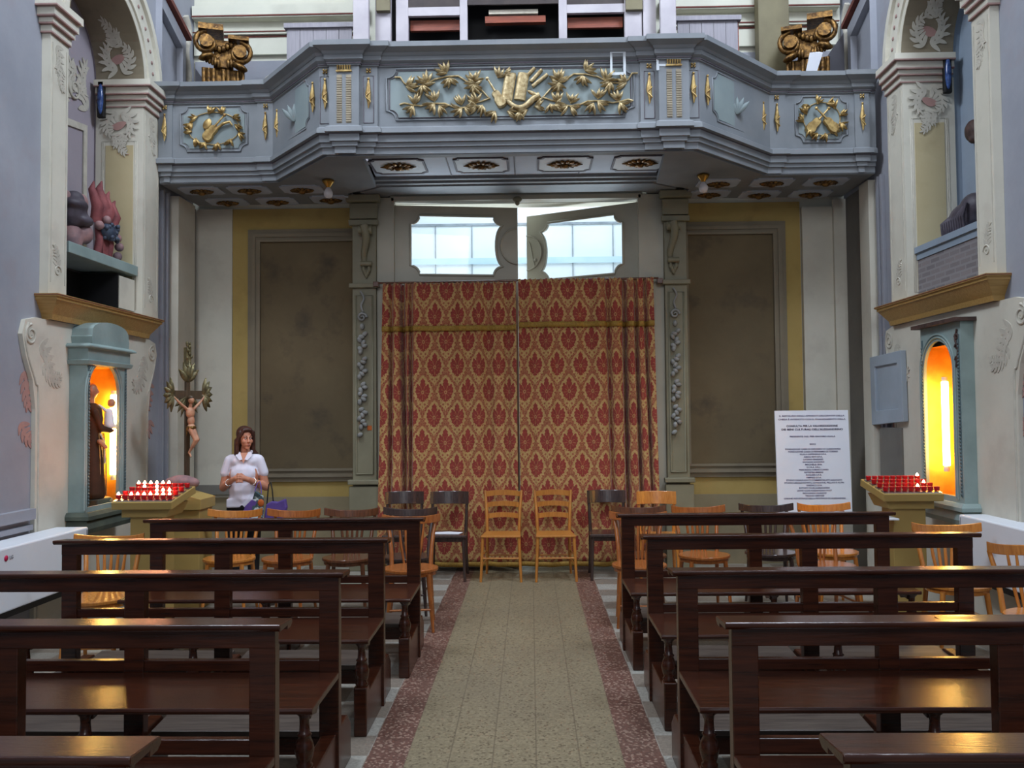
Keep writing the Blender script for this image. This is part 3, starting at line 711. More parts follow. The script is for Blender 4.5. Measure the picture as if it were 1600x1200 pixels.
for u, v, a in ((700, 160, 60), (740, 150, 20), (760, 380, -10), (830, 385, -90), (880, 372, 200), (930, 350, 10), (680, 380, 230)): cluster(m, F, u, v, R(a), n=4, L=.10)
m.build('gilded_leaves', M['gold_pale'], CP)
# pilaster decoration
def drop(x, y, zt, L=.27, nrm=0):
    m = MB(); pts = []; 
    m.tube([(x, y, zt), (x, y, zt - .03), (x - .004, y, zt - .5 * L), (x + .004, y, zt - .8 * L), (x, y, zt - L)], [.004, .01, .026, .016, .004], 8, .6)
    m.tube([(x + .02 * math.cos(a), y - .016, zt - L * (.45 + .4 * a / 7)) for a in [i * .5 for i in range(14)]], .006, 6)
    m.ball((x, y, zt), .013, None, 6, 5); return m
def ros4(x, y, z):
    m = MB()
    for dx in (-.013, .013):
        for dz in (-.012, .012): m.ball((x + dx, y, z + dz), .0105, None, 6, 5)
    m.ball((x, y - .004, z), .008, None, 6, 5); return m
for s, x0 in ((1, xb_), (-1, xc)):
    for dx in (.055, .45):
        x = x0 + s * dx
        LP(drop(x, yF - .012, 4.70).build('gilded_drop', M['gold'], loft)); LP(ros4(x, yF - .008, 4.775).build('gilded_rosette', M['gold'], loft))
        m = MB(); outline(m, rect(x - .045, x + .045, 4.30, 4.73), lambda a, b: (a, yF - .002, b), .004); LP(m.build('painted_line', M['loft_line'], loft))
    x = x0 + s * .235
    m = MB().box(x - .07, x + .07, yF - .055, yF - .04, 4.755, 4.77)
    for k in range(6): m.tube([(x - .055 + .022 * k, yF - .05, 4.765), (x - .055 + .022 * k, yF - .056, 4.81)], [.005, .011], 6)
    LP(m.build('gilded_capital', M['gold'], loft))
    for k in (-.042, .042):
        m = MB().box(x + k - .024, x + k + .024, yF - .0415, yF - .04, 4.29, 4.73)
        for i in range(20): m.box(x + k - .022, x + k + .022, yF - .048, yF - .0415, 4.30 + .021 * i, 4.314 + .021 * i)
        LP(m.build('fluted_strip', M['flute'], loft))
# diagonal panels and drops near the corners
for s, (ax, ay), (bx2, by2) in ((-1, (xa, yS), (xb_, yF)), (1, (xd, yS), (xc, yF))):
    A = Vector((ax, ay)); B = Vector((bx2, by2)); D = (B - A).normalized(); Nn = Vector((-D.y, D.x)) * (-1 if s < 0 else 1)
    if Nn.y > 0: Nn = -Nn
    L = (B - A).length
    fn = lambda a, b, d, A=A, D=D, Nn=Nn: (A.x + D.x * a + Nn.x * d, A.y + D.y * a + Nn.y * d, b)
    LP(MB().plate([notched(.24, L - .22, 4.35, 4.77, .07)], fn, .001, .01).build('corner_panel', M['loft_panel'], loft))
    m = MB(); outline(m, notched(.22, L - .20, 4.33, 4.79, .075), lambda a, b: fn(a, b, .006), .008); LP(m.build('corner_panel_frame', M['loft'], loft))
    for a in (.12, L - .10):
        p = fn(a, 4.5, .02); LP(drop(p[0], p[1], 4.70).build('gilded_drop', M['gold'], loft))
    m = MB(); p = fn(L / 2, 4.55, .012)
    for k in range(5): m.leaf((p[0], p[1] - .01, p[2] - .08), R(90 + (k - 2) * 22), .17, .05, 'xz', .01, 0)
    LP(m.build('faded_leaf', M['loft_panel'], loft))
for x in (-2.63, -3.65, 2.47, 3.31):
    LP(drop(x, yS - .04, 4.70).build('gilded_drop', M['gold'], loft)); LP(ros4(x, yS - .035, 4.775).build('gilded_rosette', M['gold'], loft))
# side panels
for x0, x1, kind in ((-3.50, -2.82, 'lute'), (2.66, 3.17, 'violins')):
    SPn = LP(MB().plate([notched(x0 + .03, x1 - .03, 4.36, 4.76, .06)], fn_xz(yS, -1), .001, .007).build('side_panel', M['loft_panel'], loft))
    m = MB(); outline(m, notched(x0, x1, 4.33, 4.79, .07), lambda a, b: (a, yS - .004, b), .009); LP(m.build('side_panel_frame', M['loft'], loft))
    cx = (x0 + x1) / 2; hw = (x1 - x0) / 2 - .07; m = MB(); yy = yS - .016
    f = lambda u, v: (u, yy, v)
    pts = [(cx + hw * math.cos(a) * .98, 4.56 + .165 * math.sin(a)) for a in [2 * PI * i / 24 for i in range(25)]]
    m.tube([(p[0], yy, p[1]) for p in pts], .005, 5)
    for k in range(12):
        a = 2 * PI * k / 12 + .2; cluster(m, f, cx + hw * math.cos(a) * random.uniform(.8, 1.02), 4.56 + .155 * math.sin(a), a * 1.0 + random.uniform(-1.2, 1.2), L=.088, n=3)
    m.build('gilded_garland', M['gold'], SPn)
    m = MB()
    if kind == 'lute':
        violin(m, cx - .03, 4.51, yy, .30, R(40)); m.build('gilded_lute', M['gold'], SPn); m = MB()
        m.tube([(cx - .02, yy - .02, 4.5), (cx + .10, yy - .02, 4.6), (cx + .17, yy - .02, 4.62), (cx + .2, yy - .02, 4.58)], [.012, .014, .014, .006], 7)
        m.ball((cx - .06, yy - .015, 4.6), (.04, .015, .06), Matrix.Rotation(.5, 3, 'Y')); m.build('gilded_trumpet', M['gold'], SPn)
    else:
        violin(m, cx - .085, 4.49, yy, .29, R(42)); m.build('gilded_violin', M['gold'], SPn); m = MB(); violin(m, cx + .085, 4.49, yy - .01, .29, R(-42)); m.build('gilded_violin', M['gold'], SPn)
LP(MB().box(.86 - .05, .86 + .0, by - .012, by - .006, 4.72, 4.97 - .06).build('paint_test_patch', M['soffit_panel'], loft)) if False else None
# pale uncleaned sample squares on the centre and right pilaster
fr = MB().plate([rect(.745, .885, 4.69, 4.91), rect(.765, .862, 4.715, 4.89)], fn_xz(yF - .021, -1), 0, .004); LP(fr.build('pale_sample_frame', M['soffit_panel'], loft))
fr = MB().plate([[(1.155, 4.72), (1.18, 4.72), (1.18, 4.755), (1.29, 4.755), (1.29, 4.775), (1.175, 4.775), (1.175, 4.83), (1.155, 4.83)]], fn_xz(yF - .041, -1), 0, .004); LP(fr.build('pale_sample_frame', M['soffit_panel'], loft))

# ================================================================== ORGAN AND GALLERY CLUTTER
org = thing('organ_case', 'pale wooden organ case with dark openings standing on the loft', 'organ', (-.1, 8.8, 4.24))
def OP(o): o.location = (.1, -8.8, -4.24); return o
OP(bx(-1.6, 1.35, 9.1, 9.3, 4.24, 6.9).build('back_board', M['black'], org))
for x0, x1 in ((-1.37, -1.24), (-.70, -.62), (.335, .42), (1.02, 1.20)): OP(bx(x0, x1, 8.75, 8.82, 4.24, 6.9).build('stile', M['organ'], org, .004))
for x0, x1 in ((-1.24, -.70), (.42, 1.02)):
    OP(bx(x0, x1, 8.755, 8.80, 5.84, 5.93).build('rail', M['organ'], org)); OP(bx(x0, x1, 8.765, 8.79, 5.931, 6.9).build('dark_panel', M['organ_dark'], org))
    OP(bx(x0 + .01, x1 - .01, 8.84, 8.88, 5.72, 5.83).build('inner_rail', M['organ_red'], org))
    T = Matrix.Translation((x0 + .3, 8.95, 5.52)) @ Matrix.Rotation(R(12), 4, 'Y'); OP(MB().box(-.28, .3, -.02, .02, -.1, .06, T).build('slanted_board', M['grey_board'], org))
OP(bx(-.62, .335, 8.765, 8.79, 5.95, 6.9).build('dark_panel', M['organ_dark'], org))
OP(bx(-.44, .20, 8.86, 8.93, 5.80, 5.87).build('key_cover', M['organ_red'], org)); OP(bx(-.40, .12, 8.84, 8.90, 5.885, 5.93).build('pale_batten', M['wax'], org))
OP(bx(-1.58, -1.42, 8.72, 8.80, 4.24, 6.9).build('side_board', M['organ'], org)); OP(bx(1.21, 1.34, 8.72, 8.80, 4.24, 6.9).build('side_board', M['organ'], org))
OP(bx(-1.56, -1.42, 8.66, 8.719, 5.86, 6.9).build('post', M['olive_wood'], org)); OP(bx(1.03, 1.20, 8.70, 8.749, 5.84, 6.9).build('post', M['olive_wood'], org))
tag(bx(-1.78, -1.62, 8.55, 8.62, 4.24, 6.9).build('timber_post', M['organ'], bevel=.005), 'lilac-white timber post at the left end of the organ case', 'post')
tag(bx(1.36, 1.52, 8.55, 8.62, 4.24, 6.9).build('timber_post', M['organ'], bevel=.005), 'lilac-white timber post at the right end of the organ case', 'post')
for x0, x1, side in ((-2.50, -1.82, 'left'), (1.56, 2.18, 'right')):
    sc_ = thing('panelled_screen', 'low lilac-grey board screen on the loft, %s of the organ' % side, 'screen', ((x0 + x1) / 2, 8.7, 4.24))
    cx = (x0 + x1) / 2; m = MB(); nb = 5; wd = (x1 - x0) / nb
    for k in range(nb): m.box(x0 - cx + k * wd, x0 - cx + (k + 1) * wd - .004, 0, .03, 0, 1.46)
    m.build('boards', M['lilac_wood'], sc_)
    xs = x0 if side == 'left' else x1
    MB().box(xs - cx - .015, xs - cx + .015, .031, .5, 0, 1.46).build('side_board', M['lilac_wood'] if side == 'left' else M['organ_red'], sc_)
    bx(x0 - cx - .03, x1 - cx + .03, -.03, .06, 1.461, 1.51).build('top_rail', M['lilac_wood'], sc_)
def gilded_capital(x, y, rz, label, sc3=1):
    g = thing('gilded_capital', label, 'carving', (x, y, 4.241), rz)
    m = MB()
    for k in range(9):
        if k in (3, 6): continue
        m.tube([(-.19 + .047 * k, -.04 * math.sin(k), 0), (-.19 + .047 * k, -.05, .7 + .12 * math.sin(k * 2.1)), (-.2 + .05 * k, -.06, 1.12)], [.024, .024, .02], 7)
    m.box(-.2, .2, .0, .05, 0, 1.15); m.build('fluted_shaft', M['gold_dark'], g)
    m = MB()
    for s in (-1, 1):
        zc = 1.30 if s > 0 else 1.38
        spiral(m, (s * .17, zc), .12, 1.8, lambda a, b: (a, -.10, b), .032, ph=PI / 2, sg=-s)
        m.tube([(s * .17, -.16, zc), (s * .17, .08, zc)], .07, 10); m.ball((s * .17, -.12, zc - .16), (.085, .06, .035), Matrix.Rotation(s * .4, 3, 'Y'))
        for k in range(6): m.ball((s * (.05 + .03 * k), -.08, 1.18 + .012 * k), (.022, .03, .06), None, 6, 5)
    m.build('volutes', M['gold_dark'], g)
    m = MB()
    for k in range(9): m.ball((-.16 + .04 * k, -.08, 1.36 + .03 * math.cos(k)), (.026, .028, .04), None, 6, 5)
    m.box(-.25, .0, -.17, .1, 1.50, 1.56); m.box(.05, .26, -.17, .1, 1.42, 1.46); m.box(-.1, .1, -.05, .08, 1.15, 1.44); m.build('abacus', M['gold_dark'], g)
    return g
gilded_capital(-3.26, 8.95, R(18), 'broken gilded column capital standing on the loft by the left wall')
c2 = gilded_capital(2.97, 8.95, R(-18), 'broken gilded column capital standing on the loft by the right wall'); c2.scale = (-1, 1, 1)
def lean_board(x, y, w_, h_, rz, label, mat, tilt=.1):
    o = MB().plate([[(-w_ / 2, 0), (w_ / 2, 0), (w_ / 2, h_), (-w_ / 2, h_ * .62)]], lambda a, b, d: (a, d + b * tilt, b), -.015, .015).build('leaning_board', mat)
    o.location = (x, y, 4.241); o.rotation_euler.z = rz; return tag(o, label, 'board')
lean_board(3.25, 9.22, .42, 1.55, R(0), 'charcoal board leaning behind the right gilded capital', M['grey_board'], .02)
lean_board(-3.48, 9.15, .34, 1.25, R(0), 'small dark board leaning behind the left gilded capital', M['grey_board'], .02).scale = (-1, 1, 1)
tag(MB().plate([[(-.09, 0), (.02, -.03), (.1, .22), (.07, .24), (-.05, .2)]], lambda a, b, d: (a, d + .04 * math.sin(a * 30), b), -.004, .004).build('paper_sheet', M['paper'], loc=(2.96, 8.74, 5.15)), 'crumpled white paper stuck to the right gilded capital', 'paper')
tag(bx(2.53, 2.86, 9.2, 9.36, 4.241, 7.0).build('wooden_post', M['olive_wood']), 'tall olive-brown post against the upper back wall', 'post')

# ================================================================== DOOR AND SURROUND
sur = thing('door_surround', 'olive-grey carved wooden door surround with garland pilasters under the loft', 'door surround', (-.1, 9.2, 0))
def SP(o): o.location = (.1, -9.2, 0); return o
for s, x0, x1 in ((-1, -1.92, -1.66), (1, 1.46, 1.70)):
    SP(bx(x0, x1, 9.16, 9.34, 0, 4.04).build('pilaster', M['surround'], sur, .006))
    xi0, xi1 = (-1.659, DX0 + .03) if s < 0 else (DX1 - .03, 1.459)
    SP(bx(xi0, xi1, 9.20, 9.36, 0, 4.04).build('jamb', M['leaf_door'], sur, .004))
    xm = (x0 + x1) / 2
    m = MB().box(x0 - .03, x1 + .03, 9.10, 9.16, 3.72, 3.78).box(x0 - .05, x1 + .05, 9.06, 9.16, 3.97, 4.045).box(x0 - .02, x1 + .02, 9.11, 9.16, 3.79, 3.96)
    m.box(x0 - .03, x1 + .03, 9.11, 9.16, 3.04, 3.09).box(x0 - .04, x1 + .04, 9.08, 9.16, .92, .97).box(x0 - .03, x1 + .03, 9.10, 9.16, 0, .9)
    SP(m.build('block', M['surround'], sur, .008))
    m = MB(); outline(m, rect(x0 + .04, x1 - .04, 1.03, 2.96), lambda a, b: (a, 9.158, b), .012); SP(m.build('panel_moulding', M['surround'], sur))
    # scrolled bracket
    m = MB(); xq = xm + .03 * -s
    n = 22; pts = []
    for i in range(n + 1):
        t = i / n; pts.append((xq + .02 * math.sin(t * 6) - .01, 9.10 - .07 * math.cos(t * PI), 3.70 - .42 * t))
    m.tube(pts, [.045 - .015 * i / n for i in range(n + 1)], 8)
    m.tube([(xq - .07, 9.07, 3.66), (xq + .07, 9.07, 3.66)], .045, 12); m.tube([(xq - .06, 9.11, 3.30), (xq + .06, 9.11, 3.30)], .028, 10)
    for k in range(5): m.ball((xq - .03 + .015 * k, 9.12, 3.24 - .03 * (2 - abs(k - 2))), (.02, .02, .035), None, 6, 5)
    SP(m.build('scroll_bracket', M['surround'], sur))
    m = MB(); xg = xm - .02
    crv(m, [(xg - .02, 3.0), (xg + .0, 2.98), (xg + .02, 2.92), (xg - .01, 2.85), (xg + .01, 2.78)], lambda a, b: (a, 9.13, b), .012)
    spiral(m, (xg, 2.72), .05, 1.5, lambda a, b: (a, 9.13, b), .016)
    zz = 2.62
    for k in range(30):
        m.ball((xg + .03 * math.sin(k * 1.7), 9.135, zz), (.026, .025, .034), Matrix.Rotation(k * .9, 3, 'Y'), 7, 5); zz -= .032 if k % 7 else .08
    SP(m.build('carved_garland', plain('garland_grey', (150, 152, 150), (128, 128, 124), 6, .6), sur))
SP(MB().box(DX0, DX1, 9.20, 9.36, 4.0, 4.05).box(DX0 - .02, DX1 + .02, 9.22, 9.36, 4.03, 4.10).build('head', M['leaf_door'], sur))
SP(MB().ball((-.12, 9.17, 3.99), (.05, .03, .035)).ball((-.12, 9.16, 3.95), (.025, .02, .03)).build('carved_knot', M['surround'], sur))
SP(bx(-1.76, -1.70, 9.155, 9.159, 1.50, 1.55).build('sticker', M['orange'], sur))
def door_leaf(name, hx, ang, s, label):
    """s=+1: leaf extends to +x from hinge; hinge at hx,9.24; opens away"""
    W, Z0, Z1 = 1.36, .01, 3.965
    d = empty(name, (hx, 9.25, 0), ang); d['kind'] = 'structure'; d['label'] = label; d['category'] = 'door'
    fn = lambda a, b, dd: (s * a, dd, b)
    win = notched(.17, 1.19, 3.20, 3.86, .10)
    # scallop the inner edge of the window round the lock boss
    win2 = [(a, b) for a, b in win]
    bump = [(1.19 - .075 * math.cos(t), 3.53 + .22 * math.sin(t)) for t in [R(-72 + 144 * i / 10) for i in range(11)]]
    out = []; ins = False
    for i, (a, b) in enumerate(win2):
        out.append((a, b))
        if i == 5: out += bump
    MB().plate([rect(0, W, Z0, Z1), out], fn, 0, .05).build('leaf', M['leaf_door'], d)
    m = MB(); pts = [fn(a, b, -.004) for a, b in out]; m.tube(pts + [pts[0]], .014, 6, caps=False); m.build('window_moulding', M['leaf_door'], d)
    MB().plate([out], fn, .022, .028).build('pane', M['glass'], d)
    m = MB(); loop = [(W - .005, 3.33)] + [(W - .005 - .19 * math.cos(t), 3.53 + .2 * math.sin(t)) for t in [R(-90 + 180 * i / 12) for i in range(13)]] + [(W - .005, 3.73)]
    m.plate([loop], fn, -.015, 0); m.tube([fn(a, b, -.018) for a, b in loop[1:-1]], .009, 6)
    if s < 0:
        m.tube([fn(W - .02 - .09 * t, 3.66 - .24 * t + .05 * math.sin(t * 5), -.02) for t in [i / 10 for i in range(11)]], .008, 6)
        m.ball(fn(W - .12, 3.44, -.022), .022)
    m.build('boss', M['leaf_door'], d); return d
door_leaf('door_1', DX0 + .03, R(8), 1, 'left leaf of the tall grey door, slightly open, with a shaped window')
door_leaf('door_2', DX1 - .03, R(-27), -1, 'right leaf of the tall grey door, wide open, with a shaped window')
# porch beyond the door
struct(bx(-2.6, 2.4, 9.71, 12.4, -.1, -.001).build('porch_floor', M['porch_floor'])); bpy.data.objects['porch_floor'].name = 'floor_porch'
struct(bx(-2.6, 2.4, 11.6, 11.7, 0, 6).build('wall_porch', M['porch']))
struct(MB().box(-2.7, -2.6, 9.71, 11.7, 0, 6).box(2.4, 2.5, 9.71, 11.7, 0, 6).build('wall_porch_side', M['porch']))
m = MB()
for x in (-2.05, -1.28, -.78, -.02, .6, 1.15, 1.8): m.box(x - .006, x + .006, 11.585, 11.599, 0, 4.25)
m.box(-2.6, 2.4, 11.58, 11.599, 4.25, 4.28); trim(m, M['porch_seam'])
trim(bx(-2.6, 2.4, 11.57, 11.599, 3.72, 3.80), M['porch_band'])

# ---- curtains
def curtain(label, x0, x1, zt, flare0, flare1, folds, drop_at):
    W_ = x1 - x0; y0 = 9.06
    c = thing('curtain', label, 'curtain', ((x0 + x1) / 2, y0, 0)); cx = (x0 + x1) / 2
    nu = 300
    def shape(s, z, k=1):
        a = x0 + s * W_; t = (zt - z) / zt
        a += flare0 * t * (1 - s) + flare1 * t * s
        dd = .016 * math.sin(s * 41 + 1.3 * math.sin(s * 9)) * (1.2 - .5 * t) + .022 * math.sin(s * 17 + t * 1.2) * (.5 + .6 * t)
        for (fs, dep, wd, drift) in folds:
            e = (s - fs - drift * t) / wd; dd += dep * math.exp(-e * e) * (.45 + .55 * min(1, t * 2.5)) * (1 - .6 * max(0, t - .55) / .45)
        dd += .01 * noise.noise(Vector((s * 9, z * 2, 3)))
        return a - cx, dd
    def panel(z0, z1, nz, off, name, mat, hdr=0, parent=c, t2=.004):
        m = MB(); uvs = []; us = [0]; pr = None
        for i in range(nu + 1):
            a, dd = shape(i / nu, 1.6); q = Vector((a, dd))
            if pr is not None: us.append(us[-1] + (q - pr).length)
            pr = q
        for j in range(nz + 1):
            z = z0 + (z1 - z0) * j / nz; px = None; u = 0
            for i in range(nu + 1):
                s = i / nu; a, dd = shape(s, z)
                if hdr and z > zt - .07: dd += .006 * math.sin(s * 330) ; a += .002 * math.sin(s * 260)
                p = Vector((a, dd - off))
                u = us[i]
                px = p; m.v.append((a, dd - off, z + (hdr * .006 * math.sin(s * 160) if z == z1 else 0))); uvs.append((u + (0 if x0 < -1 else .07), z))
        for j in range(nz):
            for i in range(nu): a = j * (nu + 1) + i; m.f.append((a, a + 1, a + nu + 2, a + nu + 1)); m.sm.append(True)
        m.uv = uvs; o = m.build(name, mat, parent)
        sd = o.modifiers.new('solid', 'SOLIDIFY'); sd.thickness = t2; sd.offset = 1; return o
    panel(.09, zt, 60, 0, 'drape', M['damask'])
    vz = zt - .46
    panel(vz, zt + .01, 14, .022, 'valance', M['damask'], 1)
    panel(vz - .045, vz + .01, 2, .030, 'braid', M['braid'])
    panel(.05, .10, 2, .008, 'hem_braid', M['braid'])
    return c
curtain('left red and gold damask curtain hanging across the doorway', -1.565, -.145, 3.06, -.09, .01,
        [(.06, .13, .013, .03), (.14, .19, .015, .07), (.21, .14, .012, .03), (.40, .03, .05, 0), (.62, .035, .03, .02), (.80, .03, .03, 0), (.93, .035, .02, 0)], 0)
curtain('right red and gold damask curtain hanging across the doorway', -.115, 1.315, 3.09, .0, .05,
        [(.10, .04, .02, 0), (.26, .035, .03, .02), (.47, .03, .03, 0), (.66, .08, .015, .02), (.79, .19, .013, -.01), (.87, .18, .012, .01), (.94, .14, .010, .02)], 0)
rod = thing('curtain_rod', 'dark curtain rod above the damask curtains on brackets', 'curtain rod', (-.12, 9.08, 3.08))
MB().tube([(-1.50, 0, 0), (1.50, 0, .02)], .012, 8).build('pole', M['brown'], rod)
for x in (-1.53, 1.52): MB().box(x - .03, x + .03, .0, .10, -.035, .02).build('bracket', M['brown'], rod, .005)

# ================================================================== SHRINES
def shrine(X, sg, N, y0, y1, z0, ztop, fx, label, ped):
    t = thing('wall_shrine', label, 'shrine', (X + sg * .1, (y0 + y1) / 2, z0)); ox, oy, oz = -(X + sg * .1), -(y0 + y1) / 2, -z0
    def P(o): o.location = (ox, oy, oz); return o
    F = fn_yz(X, sg); A = arch(**N)
    P(MB().plate([rect(y0, y1, z0 + .08, ztop), A], F, fx - .025, fx).build('frame', M['case'], t))
    P(MB().plate([rect(y0, y1, z0 + .08, ztop), rect(y0 + .02, y1 - .02, z0 + .1, ztop - .02)], F, .036, fx - .0251).build('case_sides', M['case'], t))
    m = MB()
    for e in (.03, .055):
        B = arch(N['c'], N['hw'] + e, N['z0'] - e * .4, N['zs']); m.tube([F(a, b, fx + .004) for a, b in B[1:]] + [F(B[0][0], B[0][1], fx + .004)], .009, 6)
    P(m.build('arch_moulding', M['case'], t))
    m = MB()
    for y in (y0 + .03, y1 - .03):
        m.box(*sorted((X + sg * fx, X + sg * (fx + .006))), y - .012, y + .012, z0 + .14, ztop - .1)
        for k in range(44): zb = z0 + .16 + (ztop - z0 - .3) * k / 44; m.ball((X + sg * (fx + .008), y, zb), (.007, .012, .012), None, 5, 4)
    P(m.build('beaded_edge', M['case_line'], t))
    path = [(X + sg * .036, y0), (X + sg * fx, y0), (X + sg * fx, y1), (X + sg * .036, y1)]
    if sg < 0: path = list(reversed(path))
    if sg > 0: path = path
    def sw(prof): return MB().sweep(path, prof)
    # base
    zb = z0
    P(sw([(0, zb + .09), (.03, zb + .09), (.05, zb + .06), (.05, zb + .03), (.02, zb + .02), (.045, zb - .04), (.03, zb - .08), (0, zb - .08)]).build('base_moulding', M['case_dark'] if ped else M['case'], t))
    P(sw([(0, ztop), (.04, ztop + .0), (.06, ztop - .02), (.06, ztop - .03), (.02, ztop - .04), (.02, ztop - .13), (.04, ztop - .14), (.03, ztop - .17), (0, ztop - .18)]).build('cornice', M['case'] if ped else M['case_dark'], t) if ped else MB().plate([rect(y0 - .05, y1 + .05, ztop, ztop + .03)], F, .036, fx + .06).build('cornice', M['rust'], t))
    if ped:
        n = 12; loop = [(y0 + .03, ztop), (y0 + .02, ztop + .06)] + [((y0 + y1) / 2 - (y1 - y0) * .46 * math.cos(PI * i / n), ztop + .07 + .13 * math.sin(PI * i / n) ** .6) for i in range(n + 1)] + [(y1 - .02, ztop + .06), (y1 - .03, ztop)]
        P(MB().plate([loop], F, .036, fx + .03).build('pediment', M['case'], t))
    return t
shrine(XL, 1, SL, 6.87, 7.56, .80, 2.27, .18, 'blue-green shrine case on the left wall with a rounded top, lit yellow inside', True)
rs = shrine(XR, -1, SR, 6.74, 7.42, .84, 2.36, .14, 'blue-green shrine case on the right wall with a flat top, lit yellow inside', False)
m = MB()
g = lambda a, b: (XR - .146, a, b)
for zc in (2.24, 2.16, 2.06): spiral(m, (6.79, zc), .03, 1.2, g, .009)
crv(m, [(6.78, 2.30), (6.81, 2.22), (6.77, 2.14), (6.8, 2.0)], g, .01); o = m.build('dark_carved_drop', M['rust'], rs); o.location = (-(XR - .1), -(6.74 + 7.42) / 2, -.84)
for X, sg, nm, fx, hole, ly, lx in ((XL, -1, 'left', .154, HL, 7.475, .105), (XR, 1, 'right', .114, HR, 7.22, .04)):
    (ya, za), (yb_2, _), (_, zb_), _ = hole; l = rect(ya + .006, yb_2 - .006, za + .006, zb_ - .006); n = 4
    m = MB(); vs = [(X - sg * (fx - .002), a, b) for a, b in l] + [(X + sg * .30, a, b) for a, b in l]
    m.add(vs, [(i, (i + 1) % n, n + (i + 1) % n, n + i) for i in range(n)]); m.add(vs[n:], [tuple(range(n))])
    struct(m.build('wall_niche_lit_' + nm, M['niche_gold']))
    lamp = thing('tube_lamp', 'glowing warm tube lamp upright inside the %s shrine' % nm, 'lamp', (X - sg * lx, ly, za + .26))
    MB().tube([(0, 0, 0), (0, 0, .70)], .028, 12).build('tube', M['tube'], lamp)
    MB().tube([(0, 0, -.05), (0, 0, -.001)], .024, 10).tube([(0, 0, .701), (0, 0, .74)], .024, 10).build('socket', M['white'], lamp)
# saint statue in the left shrine
st = thing('saint_statue', 'painted statue of a robed saint holding a white-clad child in the left shrine', 'statue', (-3.775, 7.235, .908))
bx(-.12, .12, -.10, .14, 0, .06).build('plinth', M['case_dark'], st, .01)
m = MB().lathe([(.11, .06), (.125, .10), (.11, .3), (.09, .5), (.085, .62), (.10, .74), (.085, .84), (.04, .88)], 0, 0, 20)
m.caps((.06, -.06, .80), (.10, -.02, .66), .035, .03).caps((.10, -.02, .66), (.13, .08, .64), .03, .024).build('robe', M['robe'], st, mods=.009)
m = MB().ball((0, .01, .98), (.052, .056, .07)).caps((0, 0, .87), (0, 0, .93), .03, .03).ball((.052, .02, .975), (.012, .01, .016)).caps((.13, .08, .64), (.14, .10, .64), .02, .016).caps((.10, -.04, .55), (.13, .0, .50), .022, .018)
m.build('head_and_hands', M['flesh_paint'], st, mods=.006)
for dy in (-.03, .03, .07): MB().tube([(.105, dy, .08), (.10, dy, .4), (.085, dy * .8, .62)], .006, 6).build('gold_band', M['gold'], st)
MB().tube([(.09, -.02, .62), (.11, .02, .55), (.11, .03, .36)], .007, 6).build('cord', M['wax'], st)
ch = MB().caps((.10, .12, .69), (.09, .13, .80), .045, .035).caps((.09, .13, .69), (.12, .22, .67), .028, .02).caps((.09, .12, .80), (.05, .04, .86), .016, .012).build('child_tunic', M['paper'], st, mods=.007)
MB().ball((.10, .16, .88), (.034, .034, .04)).caps((.12, .22, .67), (.13, .25, .62), .016, .01).build('child_head', M['flesh_paint'], st, mods=.005)
tag(MB().ball((0, 0, .03), (.05, .08, .035)).ball((.01, .05, .02), (.03, .04, .02)).build('offering_bread', M['gold_pale'], loc=(-3.70, 7.36, .912)), 'small pale loaf-like offering at the foot of the saint in the left shrine', 'offering')

# ================================================================== NICHE SHELF AND CARVINGS
sh = tag(bx(XL - .40, XL + .03, 6.86, 8.085, 3.02, 3.115).build('niche_shelf', M['case'], bevel=.006), 'thick pale blue shelf slab across the left wall niche', 'shelf')
struct(bx(XL - .41, XL - .36, 6.80, 8.08, 2.66, 3.0).build('trim_60', M['black']))  # black backing, shade below the shelf put into the colour
cb = thing('cherub_head_carving', 'weathered grey and pink carved head on the left niche shelf', 'carving', (XL - .12, 7.15, 3.117))
MB().ball((0, 0, .30), (.13, .15, .15)).ball((.06, -.03, .36), (.09, .14, .06)).ball((.1, .05, .24), (.06, .10, .05)).ball((.03, 0, .42), (.08, .09, .07)).build('head', M['cherub_dark'], cb, mods=.014)
MB().lathe([(.09, 0), (.10, .08), (.08, .18)], 0, 0, 16).ball((.06, .12, .14), (.07, .08, .09)).ball((.02, .12, .42), (.06, .08, .08)).ball((.0, -.1, .42), (.05, .08, .06)).build('neck', M['cherub'], cb, mods=.014)
fc = thing('flame_and_grape_carving', 'faded red carved flames with blue grapes on the left niche shelf', 'carving', (XL - .10, 7.66, 3.117))
m = MB()
for k, (a, h_, w_) in enumerate(((-.14, .36, .045), (-.04, .40, .05), (.06, .34, .045), (.14, .28, .05), (.0, .3, .07))):
    m.tube([(0, a, .30), (.03, a * 1.1, .30 + h_ * .4), (.0, a * 1.3 - .02, .30 + h_ * .8), (.01, a * 1.4 + .01, .30 + h_)], [w_, w_ * 1.2, w_ * .7, .006], 8)
m.build('flames', M['terracotta'], fc)
m = MB().box(-.03, .03, -.05, .05, 0, .30)
for s in (-.1, .1): m.tube([(0, s, .012), (.02, s, .15), (0, s * .8, .3)], .035, 8)
m.build('stem', M['terracotta'], fc)
m = MB()
for k in range(36): m.ball((.05 + random.uniform(0, .05), random.gauss(0, .07), .24 + random.uniform(-.07, .07)), .021, None, 7, 5)
m.ball((.06, 0, .24), (.05, .14, .08), None, 8, 6); m.build('grapes', M['grape'], fc)
for p in ((.05, -.16, .27), (.05, .17, .22), (.06, .19, .14), (.05, .18, .05), (.06, -.05, .34), (.05, .14, .3)): MB().ball(p, .042, None, 9, 7).build('fruit', M['cherub'], fc)
